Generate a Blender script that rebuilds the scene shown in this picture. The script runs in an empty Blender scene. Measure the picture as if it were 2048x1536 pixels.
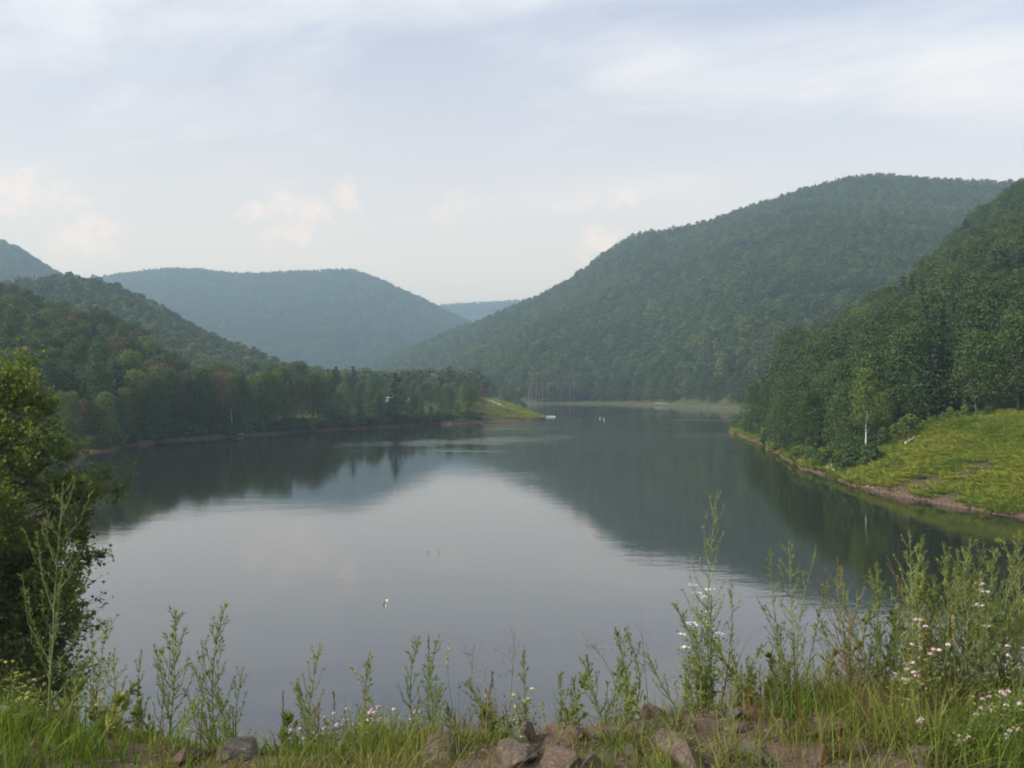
import bpy, bmesh, math, random
import numpy as np
from mathutils import Vector, Matrix, Euler, noise as mnoise

R = math.radians
scene = bpy.context.scene
C = scene.collection

# ---------------------------------------------------------------- camera
F2 = 2010.0            # focal length in pixels of a 2048 px wide picture
CAMZ = 14.0
cam_d = bpy.data.cameras.new('camera')
cam = bpy.data.objects.new('camera', cam_d); C.objects.link(cam)
cam.location = (0, 0, CAMZ); cam.rotation_euler = (R(90), 0, 0)
cam_d.sensor_width = 36.0; cam_d.lens = 36.0 * F2 / 2048.0
cam_d.clip_start = 0.05; cam_d.clip_end = 30000
scene.camera = cam

# ---------------------------------------------------------------- sky
SUN_EL, SUN_AZ = 36.0, -112.0      # azimuth measured clockwise from +Y (the view direction)
world = bpy.data.worlds.new('World'); scene.world = world; world.use_nodes = True

class NT:
    """small helper to write node trees"""
    def __init__(s, tree): s.t = tree; s.n = tree.nodes; s.l = tree.links
    def node(s, typ, **kw):
        nd = s.n.new(typ)
        ins = kw.pop('ins', {})
        for k, v in kw.items(): setattr(nd, k, v)
        for k, v in ins.items(): s.put(nd.inputs[k], v)
        return nd
    def put(s, sock, v):
        if isinstance(v, bpy.types.NodeSocket): s.l.new(v, sock)
        else: sock.default_value = v
    def math(s, op, a, b=0.0, c=None, clamp=False):
        nd = s.n.new('ShaderNodeMath'); nd.operation = op; nd.use_clamp = clamp
        s.put(nd.inputs[0], a); s.put(nd.inputs[1], b)
        if c is not None: s.put(nd.inputs[2], c)
        return nd.outputs[0]
    def vmath(s, op, a, b=(0, 0, 0)):
        nd = s.n.new('ShaderNodeVectorMath'); nd.operation = op
        s.put(nd.inputs[0], a); s.put(nd.inputs[1], b)
        return nd.outputs[0]
    def mix(s, f, a, b, mode='MIX'):
        nd = s.n.new('ShaderNodeMix'); nd.data_type = 'RGBA'; nd.blend_type = mode
        s.put(nd.inputs[0], f); s.put(nd.inputs[6], a); s.put(nd.inputs[7], b)
        return nd.outputs[2]
    def ramp(s, x, lo, hi, a=0.0, b=1.0, smooth=True):
        nd = s.n.new('ShaderNodeMapRange'); nd.clamp = True
        nd.interpolation_type = 'SMOOTHSTEP' if smooth else 'LINEAR'
        s.put(nd.inputs[0], x); nd.inputs[1].default_value = lo; nd.inputs[2].default_value = hi
        nd.inputs[3].default_value = a; nd.inputs[4].default_value = b
        return nd.outputs[0]
    def noise(s, vec, scale, detail=4.0, rough=0.55, dist=0.0):
        nd = s.n.new('ShaderNodeTexNoise')
        if vec is not None: s.l.new(vec, nd.inputs['Vector'])
        nd.inputs['Scale'].default_value = scale; nd.inputs['Detail'].default_value = detail
        nd.inputs['Roughness'].default_value = rough; nd.inputs['Distortion'].default_value = dist
        return nd.outputs['Fac']

def c4(c): return (c[0], c[1], c[2], 1.0)

w = NT(world.node_tree); w.n.clear()
sky = w.node('ShaderNodeTexSky', sky_type='NISHITA', sun_disc=False, sun_elevation=R(SUN_EL), sun_rotation=R(SUN_AZ),
             altitude=300.0, air_density=1.0, dust_density=1.2, ozone_density=0.7)
tc = w.node('ShaderNodeTexCoord')
sep = w.node('ShaderNodeSeparateXYZ', ins={0: tc.outputs['Generated']})
dx, dy, dz = sep.outputs
zc = w.math('MAXIMUM', dz, 0.0)
den = w.math('ADD', zc, 0.10)
cu = w.math('DIVIDE', dx, den); cv = w.math('DIVIDE', dy, den)
cvec = w.node('ShaderNodeCombineXYZ', ins={0: w.math('MULTIPLY', cu, 0.75), 1: w.math('ADD', w.math('MULTIPLY', cv, 1.0), w.math('MULTIPLY', cu, 0.35)), 2: 3.7}).outputs[0]
# high thin cirrus veil
n1 = w.noise(cvec, 0.85, 7.0, 0.55, 0.7)
n2 = w.noise(cvec, 2.6, 6.0, 0.6, 0.4)
nn = w.math('ADD', w.math('MULTIPLY', n1, 0.75), w.math('MULTIPLY', n2, 0.25))
cirrus = w.math('MULTIPLY', w.ramp(nn, 0.43, 0.66, 0.0, 1.0), w.ramp(zc, 0.13, 0.30, 0.25, 1.0))
# hazy veil that thickens towards the horizon
veil = w.math('POWER', w.math('SUBTRACT', 1.0, zc, clamp=True), 3.0)
veil = w.math('MAXIMUM', w.math('MULTIPLY', veil, 0.95), 0.2)
base = w.mix(w.math('MULTIPLY', cirrus, 0.6), sky.outputs[0], (5.9, 6.15, 6.05, 1))
base = w.mix(veil, base, (5.15, 3.75, 2.35, 1))
# low fair-weather cumulus: world directions (azimuth, elevation, half width, half height), in degrees
az = w.math('ARCTAN2', dx, dy)
el = w.math('ARCSINE', dz)
nz = w.noise(tc.outputs['Generated'], 34.0, 7.0, 0.68)
nz2 = w.noise(w.vmath('ADD', tc.outputs['Generated'], (7.3, 1.1, 4.0)), 34.0, 7.0, 0.68)
azn = w.math('ADD', az, w.math('MULTIPLY', w.math('SUBTRACT', nz, 0.5), 0.075))
eln = w.math('ADD', el, w.math('MULTIPLY', w.math('SUBTRACT', nz2, 0.5), 0.065))
puffs = [(-22.6, 7.6, 1.6, 1.2, .9), (-24.0, 6.9, 1.3, .9, .6), (-26.3, 10.0, 1.2, .8, .9), (-28.2, 9.3, 1.4, .8, 1.0), (-14.8, 9.2, 1.0, .7, .9), (-13.1, 9.9, .9, .8, 1.0), (-11.2, 9.5, 1.1, .7, 0.9), (-12.5, 8.2, 1.2, .8, 0.8),
         (-9.3, 10.5, 0.6, .9, 0.9), (-3.8, 10.2, 0.8, 1.0, 0.4), (5.0, 7.7, 1.2, 1.2, 1.0), (6.6, 10.3, 1.2, .6, 0.6), (3.2, 10.1, 1.2, .6, 0.35)]
# the same kind of low clouds go on round the rest of the horizon
rp = random.Random(4)
for a_ in range(40, 330, 17):
    puffs.append(((a_ + rp.uniform(-6, 6) + 180) % 360 - 180, rp.uniform(7, 11), rp.uniform(1.2, 3.5), rp.uniform(.8, 1.4), rp.uniform(.5, 1)))
acc = None
for (pa, pe, hw, hh, st) in puffs:
    a = w.math('DIVIDE', w.math('SUBTRACT', azn, R(pa)), R(hw))
    b = w.math('DIVIDE', w.math('SUBTRACT', eln, R(pe)), R(hh))
    d = w.math('ADD', w.math('MULTIPLY', a, a), w.math('MULTIPLY', b, b))
    m = w.ramp(d, 1.7, 0.0, 0.0, st)
    acc = m if acc is None else w.math('MAXIMUM', acc, m)
brk = w.ramp(w.noise(tc.outputs['Generated'], 60.0, 7.0, 0.62), .36, .60, .15, 1.0)
col = w.mix(w.math('MULTIPLY', w.math('MULTIPLY', acc, brk), 0.34), base, (7.6, 5.3, 3.8, 1))
bg = w.node('ShaderNodeBackground', ins={'Color': col, 'Strength': 0.142})
out = w.node('ShaderNodeOutputWorld', ins={'Surface': bg.outputs[0]})

# ---------------------------------------------------------------- sun and exposure
sd = bpy.data.lights.new('sun', 'SUN'); sd.energy = 3.0; sd.angle = R(2.0); sd.color = (1.0, 0.93, 0.82)
sun = bpy.data.objects.new('sun', sd); C.objects.link(sun)
az_, el_ = R(SUN_AZ), R(SUN_EL)
sdir = Vector((math.sin(az_) * math.cos(el_), math.cos(az_) * math.cos(el_), math.sin(el_)))
sun.rotation_euler = sdir.to_track_quat('Z', 'Y').to_euler()
sun.location = sdir * 200
vs = scene.view_settings
vs.view_transform = 'Standard'; vs.look = 'None'; vs.exposure = 0.72; vs.gamma = 1.0; vs.use_curve_mapping = False
cy = scene.cycles
cy.use_denoising = True; cy.filter_width = 1.9
try: cy.denoiser = 'OPENIMAGEDENOISE'
except Exception: pass
cy.max_bounces = 6; cy.diffuse_bounces = 2; cy.glossy_bounces = 2; cy.transmission_bounces = 3; cy.volume_bounces = 1
cy.use_adaptive_sampling = True; cy.adaptive_threshold = 0.015
cy.caustics_reflective = False; cy.caustics_refractive = False

# ================================================================= helpers
def px2x(px, D): return (px - 1024.0) / F2 * D
def zpy(py, D): return CAMZ - (py - 768.0) / F2 * D
def P(px, D, z): return (px2x(px, D), D, z)

class MB:
    """collects polygons (tris / quads / n-gons of one size per call) into one mesh"""
    def __init__(s): s.V = []; s.F = []; s.M = []; s.n = 0
    def add(s, V, Fa, mat=0):
        V = np.asarray(V, float).reshape(-1, 3); Fa = np.asarray(Fa, int)
        if len(Fa) == 0: return
        s.V.append(V); s.F.append(Fa + s.n); s.M.append(np.full(len(Fa), mat)); s.n += len(V)
    def mesh(s, name, mats, smooth=False):
        me = bpy.data.meshes.new(name)
        V = np.concatenate(s.V)
        me.vertices.add(len(V)); me.vertices.foreach_set('co', V.astype(np.float32).ravel())
        li = np.concatenate([f.ravel() for f in s.F])
        tot = np.concatenate([np.full(len(f), f.shape[1]) for f in s.F])
        st = np.concatenate([[0], np.cumsum(tot)[:-1]])
        me.loops.add(len(li)); me.loops.foreach_set('vertex_index', li.astype(np.int32))
        me.polygons.add(len(tot)); me.polygons.foreach_set('loop_start', st.astype(np.int32))
        me.polygons.foreach_set('loop_total', tot.astype(np.int32))
        me.polygons.foreach_set('material_index', np.concatenate(s.M).astype(np.int32))
        me.polygons.foreach_set('use_smooth', np.full(len(tot), bool(smooth)))
        for m in (mats if isinstance(mats, (list, tuple)) else [mats]): me.materials.append(m)
        me.update(calc_edges=True); me.validate()
        return me

def obj(name, me, parent=None, loc=None, rot=None, scale=None):
    o = bpy.data.objects.new(name, me); C.objects.link(o)
    if parent is not None: o.parent = parent
    if loc is not None: o.location = loc
    if rot is not None: o.rotation_euler = rot
    if scale is not None: o.scale = scale if hasattr(scale, '__len__') else (scale,) * 3
    return o
def tag(o, label=None, cat=None, group=None, kind=None):
    if label: o['label'] = label
    if cat: o['category'] = cat
    if group: o['group'] = group
    if kind: o['kind'] = kind
    return o
def thing(name, label, cat, loc=(0, 0, 0), rot=(0, 0, 0), scale=1.0, group=None):
    o = bpy.data.objects.new(name, None); C.objects.link(o)
    o.empty_display_size = 0.2
    o.location = loc; o.rotation_euler = rot
    o.scale = scale if hasattr(scale, '__len__') else (scale,) * 3
    return tag(o, label, cat, group)

def nrm(v): return v / np.maximum(np.linalg.norm(v, axis=-1, keepdims=True), 1e-9)

def leaf_quads(mb, cen, nor, su, sv, rg, mat=0, jit=0.25, up=None):
    """one irregular quad per centre; nor = facing, su / sv = half sizes"""
    n = len(cen); nor = nrm(nor)
    t = rg.normal(size=(n, 3)) if up is None else up
    u = nrm(np.cross(nor, t)); v = np.cross(nor, u)
    su = np.broadcast_to(su, n)[:, None]; sv = np.broadcast_to(sv, n)[:, None]
    k = lambda: 1 + rg.uniform(-jit, jit, (n, 1))
    A = cen + u * su * k() ; B = cen + v * sv * k() + nor * su * rg.uniform(-.3, .3, (n, 1))
    Cc = cen - u * su * k(); D = cen - v * sv * k() + nor * su * rg.uniform(-.3, .3, (n, 1))
    V = np.stack([A, B, Cc, D], 1).reshape(-1, 3)
    mb.add(V, np.arange(4 * n).reshape(n, 4), mat)

def tube(mb, pts, rad, sides=5, mat=0, cap=True):
    pts = np.asarray(pts, float); n = len(pts); rad = np.broadcast_to(rad, n)
    d = nrm(np.gradient(pts, axis=0))
    ref = np.array([0.31, 0.95, 0.05]) if abs(d[0][2]) > 0.6 else np.array([0, 0, 1.0])
    u = nrm(np.cross(d, ref)); v = np.cross(d, u)
    a = np.arange(sides) * 2 * math.pi / sides
    ring = (np.cos(a)[None, :, None] * u[:, None] + np.sin(a)[None, :, None] * v[:, None]) * rad[:, None, None] + pts[:, None]
    i = np.arange(n - 1)[:, None] * sides; j = np.arange(sides)[None]; j2 = (j + 1) % sides
    Fq = np.stack([i + j, i + j2, i + sides + j2, i + sides + j], -1).reshape(-1, 4)
    base_n = mb.n
    mb.add(ring.reshape(-1, 3), Fq, mat)
    if cap and sides >= 3:
        V = ring.reshape(-1, 3)
        mb.add(V[-sides:], np.arange(sides)[None], mat)

def box(mb, lo, hi, mat=0):
    x0, y0, z0 = lo; x1, y1, z1 = hi
    V = [(x0, y0, z0), (x1, y0, z0), (x1, y1, z0), (x0, y1, z0), (x0, y0, z1), (x1, y0, z1), (x1, y1, z1), (x0, y1, z1)]
    mb.add(V, [(0, 3, 2, 1), (4, 5, 6, 7), (0, 1, 5, 4), (1, 2, 6, 5), (2, 3, 7, 6), (3, 0, 4, 7)], mat)

ORD = 'first second third fourth fifth sixth seventh eighth ninth tenth eleventh twelfth thirteenth fourteenth fifteenth sixteenth seventeenth eighteenth nineteenth twentieth'.split()
TENS = {2: 'twenty', 3: 'thirty', 4: 'forty', 5: 'fifty', 6: 'sixty'}
def ordinal(i):      # 0 -> first
    if i < 20: return ORD[i]
    t, u = divmod(i + 1, 10)
    return (TENS[t][:-1] + 'ieth') if u == 0 else TENS[t] + '-' + ORD[u - 1]

# ================================================================= materials
def new_mat(name):
    m = bpy.data.materials.new(name); m.use_nodes = True
    t = NT(m.node_tree); t.n.clear()
    return m, t
def finish(t, shader, disp=None):
    o = t.node('ShaderNodeOutputMaterial'); t.l.new(shader, o.inputs['Surface'])

def leaf_mat(name, ca, cb, trans=0.3, hue=0.5, rough=0.6, patch=0.9, world=False):
    """foliage: two greens mixed per plant and by small patches, partly translucent"""
    m, t = new_mat(name)
    oi = t.node('ShaderNodeObjectInfo')
    geo = t.node('ShaderNodeNewGeometry')
    tco = t.node('ShaderNodeTexCoord')
    n = t.noise(geo.outputs['Position'] if world else tco.outputs['Object'], patch, 3.0, 0.6)
    f = t.math('ADD', t.math('MULTIPLY', oi.outputs['Random'], hue), t.math('MULTIPLY', t.ramp(n, .3, .7), 1 - hue))
    col = t.mix(f, c4(ca), c4(cb))
    isl = geo.outputs['Random Per Island']
    col = t.mix(0.55, col, t.node('ShaderNodeCombineColor', ins={0: t.math('ADD', .62, t.math('MULTIPLY', isl, .76)), 1: t.math('ADD', .62, t.math('MULTIPLY', isl, .70)), 2: t.math('ADD', .7, t.math('MULTIPLY', isl, .5))}).outputs[0], 'MULTIPLY')
    di = t.node('ShaderNodeBsdfPrincipled', ins={'Base Color': col, 'Roughness': rough, 'Specular IOR Level': 0.25})
    tr = t.node('ShaderNodeBsdfTranslucent', ins={'Color': t.mix(1.0, col, (1.25, 1.15, 0.55, 1), 'MULTIPLY')})
    mx = t.node('ShaderNodeMixShader', ins={0: trans, 1: di.outputs[0], 2: tr.outputs[0]})
    finish(t, mx.outputs[0]); return m

def plain_mat(name, ca, cb, scale=3.0, rough=0.85, bump=0.3, spec=0.3, detail=6.0, bscale=None, coord='Object'):
    m, t = new_mat(name)
    tco = t.node('ShaderNodeTexCoord')
    n = t.noise(tco.outputs[coord], scale, detail, 0.6)
    oi = t.node('ShaderNodeObjectInfo')
    col = t.mix(t.ramp(n, .3, .7), c4(ca), c4(cb))
    k = t.math('ADD', 0.8, t.math('MULTIPLY', oi.outputs['Random'], 0.4))
    col = t.mix(1.0, col, t.node('ShaderNodeCombineColor', ins={0: k, 1: k, 2: k}).outputs[0], 'MULTIPLY')
    b = t.node('ShaderNodeBump', ins={'Strength': bump, 'Distance': 0.03, 'Height': t.noise(tco.outputs[coord], bscale or scale * 4, 5.0, .6)})
    s = t.node('ShaderNodeBsdfPrincipled', ins={'Base Color': col, 'Roughness': rough, 'Specular IOR Level': spec, 'Normal': b.outputs[0]})
    finish(t, s.outputs[0]); return m

def shore_mat(name, mud, mud2, green, green2, z0, z1, gscale=0.25):
    """ground: bare soil close to the water line, growth higher up, with bare patches"""
    m, t = new_mat(name)
    geo = t.node('ShaderNodeNewGeometry')
    pos = geo.outputs['Position']
    z = t.node('ShaderNodeSeparateXYZ', ins={0: pos}).outputs[2]
    n = t.noise(pos, gscale, 6.0, 0.6)
    n2 = t.noise(pos, gscale * 6, 5.0, 0.6)
    zz = t.math('ADD', z, t.math('MULTIPLY', t.math('SUBTRACT', n2, 0.5), 1.2))
    f = t.ramp(zz, z0, z1)
    gm = t.mix(t.ramp(n, .35, .65), c4(green), c4(green2))
    mm = t.mix(t.ramp(n2, .35, .65), c4(mud), c4(mud2))
    bare = t.ramp(t.math('ADD', t.math('MULTIPLY', n, .7), t.math('MULTIPLY', n2, .3)), .60, .66)
    col = t.mix(t.math('MULTIPLY', f, t.math('SUBTRACT', 1.0, bare)), mm, gm)
    b = t.node('ShaderNodeBump', ins={'Strength': 0.6, 'Distance': 0.25, 'Height': t.noise(pos, 1.5, 5.0, .65)})
    s = t.node('ShaderNodeBsdfPrincipled', ins={'Base Color': col, 'Roughness': 0.95, 'Specular IOR Level': 0.1, 'Normal': b.outputs[0]})
    finish(t, s.outputs[0]); return m

M = {}
M['leaf'] = leaf_mat('leaf_broad', (0.030, 0.060, 0.014), (0.075, 0.125, 0.024), 0.22)
M['leaf_light'] = leaf_mat('leaf_light', (0.085, 0.140, 0.024), (0.135, 0.185, 0.034), 0.28)
M['leaf_brown'] = leaf_mat('leaf_brown', (0.085, 0.075, 0.034), (0.12, 0.10, 0.045), 0.2)
M['needle'] = leaf_mat('leaf_needle', (0.020, 0.044, 0.018), (0.045, 0.075, 0.026), 0.12)
M['leaf_near'] = leaf_mat('leaf_near', (0.105, 0.165, 0.034), (0.17, 0.225, 0.048), 0.6, hue=0.0, patch=0.5, rough=.45)
M['leaf_far'] = leaf_mat('leaf_far', (0.024, 0.052, 0.016), (0.085, 0.125, 0.026), 0.2, hue=0.45, patch=0.011, world=True)
M['bark'] = plain_mat('bark', (0.07, 0.055, 0.042), (0.12, 0.10, 0.08), 2.0)
M['bark_white'] = plain_mat('bark_white', (0.42, 0.40, 0.36), (0.55, 0.53, 0.48), 1.5)
M['bark_dead'] = plain_mat('bark_dead', (0.20, 0.16, 0.135), (0.29, 0.245, 0.21), 1.5)
M['twig_dead'] = leaf_mat('twig_dead', (0.22, 0.155, 0.125), (0.30, 0.215, 0.175), 0.1)
M['floor'] = shore_mat('forest_floor', (0.075, 0.050, 0.036), (0.12, 0.082, 0.058), (0.032, 0.045, 0.014), (0.050, 0.070, 0.020), 0.5, 1.3)
M['meadow'] = shore_mat('meadow_ground', (0.090, 0.058, 0.040), (0.145, 0.098, 0.066), (0.055, 0.058, 0.022), (0.085, 0.066, 0.036), 0.25, .8, 0.3)
M['farshore'] = shore_mat('far_shore_ground', (0.062, 0.050, 0.036), (0.09, 0.070, 0.05), (0.055, 0.085, 0.024), (0.075, 0.078, 0.034), 0.1, .6, 0.03)
M['soil'] = plain_mat('soil', (0.085, 0.062, 0.046), (0.17, 0.125, 0.092), 6.0, 0.95, 0.8, 0.1)
M['rock'] = plain_mat('rock', (0.13, 0.098, 0.076), (0.26, 0.205, 0.16), 7.0, 0.9, 0.9, 0.2, 9.0, 22.0)
def add_lichen(m):      # pale crusts and dark pits on the stone
    t = NT(m.node_tree); bs = [n for n in t.n if n.type == 'BSDF_PRINCIPLED'][0]; src = bs.inputs['Base Color'].links[0].from_socket
    tco = [n for n in t.n if n.type == 'TEX_COORD'][0]
    a = t.ramp(t.noise(tco.outputs['Object'], 4.5, 8.0, .7), .60, .66); b_ = t.ramp(t.noise(tco.outputs['Object'], 16.0, 6.0, .7), .36, .28)
    oi = t.node('ShaderNodeObjectInfo'); src = t.mix(t.math('MULTIPLY', t.ramp(oi.outputs['Random'], .45, .95), .55), src, (0.20, 0.115, 0.08, 1)); src = t.mix(t.math('MULTIPLY', t.ramp(oi.outputs['Random'], .4, .0), .5), src, (0.27, 0.255, 0.225, 1)); col = t.mix(t.math('MULTIPLY', a, .75), src, (0.40, 0.38, 0.32, 1)); col = t.mix(t.math('MULTIPLY', b_, .8), col, (0.05, 0.038, 0.03, 1)); t.put(bs.inputs['Base Color'], col)
add_lichen(M['rock'])
M['rock_far'] = plain_mat('rock_far', (0.17, 0.125, 0.10), (0.30, 0.235, 0.19), 1.2, 0.9, 0.6, 0.2)
M['gravel'] = plain_mat('gravel', (0.30, 0.26, 0.22), (0.40, 0.36, 0.31), 0.8, 0.95, 0.4, 0.1)
M['white'] = plain_mat('white_paint', (0.74, 0.73, 0.70), (0.80, 0.79, 0.77), 1.0, 0.5, 0.05)
M['dark'] = plain_mat('dark_plastic', (0.03, 0.03, 0.032), (0.05, 0.05, 0.05), 1.0, 0.5, 0.05)
M['grass'] = leaf_mat('grass_blade', (0.105, 0.170, 0.028), (0.205, 0.225, 0.055), 0.35, hue=0.0, patch=1.6)
M['grass_lush'] = leaf_mat('grass_lush', (0.095, 0.180, 0.022), (0.16, 0.225, 0.036), 0.4, hue=0.0, patch=2.0)
M['grass_dry'] = leaf_mat('grass_dry', (0.24, 0.19, 0.085), (0.17, 0.155, 0.055), 0.3, hue=0.2, patch=2.0)
M['grass_bank'] = leaf_mat('grass_bank', (0.105, 0.205, 0.018), (0.30, 0.310, 0.042), 0.35, hue=0.35, patch=0.11, world=True)
M['grass_rust'] = leaf_mat('grass_rust', (0.22, 0.105, 0.03), (0.17, 0.13, 0.04), 0.25, hue=0.0, patch=3.0)
M['weed'] = leaf_mat('weed_leaf', (0.150, 0.205, 0.055), (0.255, 0.295, 0.090), 0.4, hue=0.6, patch=4.0)
M['weed_stem'] = plain_mat('weed_stem', (0.12, 0.16, 0.06), (0.19, 0.21, 0.10), 8.0, 0.7, 0.1)
M['seed_tan'] = plain_mat('seed_tan', (0.36, 0.27, 0.15), (0.46, 0.36, 0.21), 20.0, 0.8, 0.1)
M['seed_brown'] = plain_mat('seed_brown', (0.13, 0.085, 0.055), (0.20, 0.13, 0.085), 20.0, 0.8, 0.1)
M['pink'] = plain_mat('petal_pink', (0.60, 0.36, 0.47), (0.74, 0.56, 0.62), 60.0, 0.6, 0.0)
M['whitepetal'] = plain_mat('petal_white', (0.72, 0.72, 0.68), (0.80, 0.80, 0.76), 60.0, 0.6, 0.0)
M['yellow'] = plain_mat('petal_yellow', (0.62, 0.50, 0.08), (0.70, 0.60, 0.16), 60.0, 0.6, 0.0)
M['wing'] = plain_mat('wing', (0.70, 0.72, 0.50), (0.78, 0.78, 0.62), 30.0, 0.6, 0.0)
M['driftwood'] = plain_mat('driftwood', (0.36, 0.31, 0.26), (0.50, 0.45, 0.40), 4.0, 0.85, 0.3)

# water: murky body, Fresnel reflection, faint ripples with wind-ruffled lanes
m, t = new_mat('lake_water')
geo = t.node('ShaderNodeNewGeometry'); pos = geo.outputs['Position']
sx = t.node('ShaderNodeSeparateXYZ', ins={0: pos})
# ripple crests run roughly across the view, so stretch along x
pv = t.node('ShaderNodeCombineXYZ', ins={0: t.math('MULTIPLY', sx.outputs[0], 0.45), 1: sx.outputs[1], 2: 0.0}).outputs[0]
big = t.noise(t.node('ShaderNodeCombineXYZ', ins={0: t.math('MULTIPLY', sx.outputs[0], 0.35), 1: sx.outputs[1], 2: 2.0}).outputs[0], 0.03, 6.0, 0.7, 0.5)
lane = t.ramp(big, 0.50, 0.62)
dist = t.ramp(sx.outputs[1], 120.0, 260.0, 0.0, 1.0)
far = t.ramp(sx.outputs[1], 380.0, 560.0, 1.0, 0.0)
ruff = t.math('MULTIPLY', lane, t.math('MULTIPLY', dist, far))
ripA = t.noise(pv, 1.3, 3.0, 0.55)
ripB = t.noise(pv, 0.28, 2.0, 0.5)
h = t.math('ADD', t.math('MULTIPLY', ripA, 0.006), t.math('MULTIPLY', ripB, 0.008))
h = t.math('ADD', h, t.math('MULTIPLY', t.math('MULTIPLY', ripA, ruff), 0.05))
b = t.node('ShaderNodeBump', ins={'Strength': 1.0, 'Distance': 1.0, 'Height': h})
s = t.node('ShaderNodeBsdfPrincipled', ins={'Base Color': (0.018, 0.021, 0.016, 1), 'Roughness': 0.03, 'IOR': 2.0, 'Specular IOR Level': 0.5, 'Normal': b.outputs[0]})
finish(t, s.outputs[0]); M['water'] = m

# ================================================================= large structure
def catmull(pts, m):
    """resample a (n,k) polyline smoothly to m points"""
    pts = np.asarray(pts, float); n = len(pts)
    tt = np.linspace(0, n - 1, m); i = np.clip(np.floor(tt).astype(int), 0, n - 2); f = (tt - i)[:, None]
    g = lambda k: pts[np.clip(k, 0, n - 1)]
    p0, p1, p2, p3 = g(i - 1), g(i), g(i + 1), g(i + 2)
    # guard the ends
    p0 = np.where((i == 0)[:, None], 2 * p1 - p2, p0); p3 = np.where((i == n - 2)[:, None], 2 * p2 - p1, p3)
    return 0.5 * ((2 * p1) + (-p0 + p2) * f + (2 * p0 - 5 * p1 + 4 * p2 - p3) * f ** 2 + (-p0 + 3 * p1 - 3 * p2 + p3) * f ** 3)

def vnoise(x, y, sc, seed=0, oct=3):
    """cheap value noise for arrays"""
    tot = np.zeros_like(x, float); amp = 1.0; s = 0.0
    for o in range(oct):
        X = x * sc * 2 ** o + seed * 17.3 + o * 5.1; Y = y * sc * 2 ** o - seed * 9.7
        xi = np.floor(X); yi = np.floor(Y); fx = X - xi; fy = Y - yi
        fx = fx * fx * (3 - 2 * fx); fy = fy * fy * (3 - 2 * fy)
        hsh = lambda a, b_: np.mod(np.sin(a * 127.1 + b_ * 311.7 + seed * 3.3) * 43758.5453, 1.0)
        v = (hsh(xi, yi) * (1 - fx) + hsh(xi + 1, yi) * fx) * (1 - fy) + (hsh(xi, yi + 1) * (1 - fx) + hsh(xi + 1, yi + 1) * fx) * fy
        tot += amp * (v - .5); s += amp; amp *= 0.5
    return tot / s

LOFT = {}
def loft(key, name, rows, nu, nv, mat, amp=0.0, nsc=0.01, seed=1, smooth_rows=False, wob=0.0, wsc=0.2):
    """terrain sheet through a list of polylines (same number of points each)"""
    rr = [catmull(r, nu + 1) for r in rows]
    rr = np.stack(rr)                                        # rows, nu+1, 3
    if smooth_rows:
        G = np.stack([catmull(rr[:, k], nv + 1) for k in range(nu + 1)], 1)
    else:
        cum = np.linspace(0, len(rr) - 1, nv + 1); i = np.clip(cum.astype(int), 0, len(rr) - 2); f = (cum - i)[:, None, None]
        G = rr[i] * (1 - f) + rr[i + 1] * f
    if wob:
        x0_, y0_ = G[..., 0].copy(), G[..., 1].copy()
        G[..., 0] += wob * 2 * vnoise(x0_, y0_, wsc, seed + 40); G[..., 1] += wob * 2 * vnoise(x0_, y0_, wsc, seed + 60)
    land = np.clip(G[..., 2] / 8.0, 0, 1)
    G[..., 2] += amp * vnoise(G[..., 0], G[..., 1], nsc, seed) * land
    ii = np.arange(nv)[:, None] * (nu + 1) + np.arange(nu)[None]
    Fq = np.stack([ii, ii + 1, ii + nu + 2, ii + nu + 1], -1).reshape(-1, 4)
    mb = MB(); mb.add(G.reshape(-1, 3), Fq)
    o = obj(name, mb.mesh(name, mat, True)); tag(o, kind='structure')
    LOFT[key] = G
    return o

def ridge(pts, tree=16.0):   # (px, py of tree tops, D) -> ground points
    return [P(px, D, zpy(py, D) - tree) for (px, py, D) in pts]

# ground (valley floor and lake bed) and the lake
mb = MB(); mb.add([(-6900, -1400, -3), (6900, -1400, -3), (6900, 7400, -3), (-6900, 7400, -3)], [(0, 1, 2, 3)])
tag(obj('ground', mb.mesh('ground', M['soil'])), kind='structure')
mb = MB(); mb.add([(-500, 8, 0), (500, 8, 0), (500, 1000, 0), (-500, 1000, 0)], [(0, 1, 2, 3)])
tag(obj('lake', mb.mesh('lake', M['water'])), kind='structure')

# land along the left shore, rising to a wooded knoll on its left
lp   = [-900, -500, -200, 0, 100, 200, 265, 330, 395, 460, 530, 600, 665, 730, 790, 850, 905, 955]
lsh  = [215, 212, 208, 206, 204, 206, 224, 241, 253, 264, 276, 288, 302, 316, 328, 340, 351, 362]
lrd  = [420, 410, 395, 380, 370, 355, 345, 338, 335, 340, 350, 358, 365, 372, 380, 386, 390, 395]
lrp  = [430, 470, 530, 570, 594, 622, 646, 688, 742, None, None, None, None, None, None, None, None, None]
r0 = [P(p, d, -0.6) for p, d in zip(lp, lsh)]
r1 = [P(p, d + 4, 0.9) for p, d in zip(lp, lsh)]
r2 = [P(p, d + 14, 2.6) for p, d in zip(lp, lsh)]
r3 = [P(p, d, (zpy(y, d) - 15.5) if y else 5.6) for p, d, y in zip(lp, lrd, lrp)]
r4 = [P(p, d + 90, (zpy(y, d) - 22) if (y and p < 300) else 5.8) for p, d, y in zip(lp, lrd, lrp)]
r5 = [P(p, 1300, 6.0) for p in lp]
loft('left', 'shore_land', [r0, r1, r2, r3, r4, r5], 220, 60, M['floor'], 3.0, 0.02, 2, wob=1.6, wsc=.16)

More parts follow.
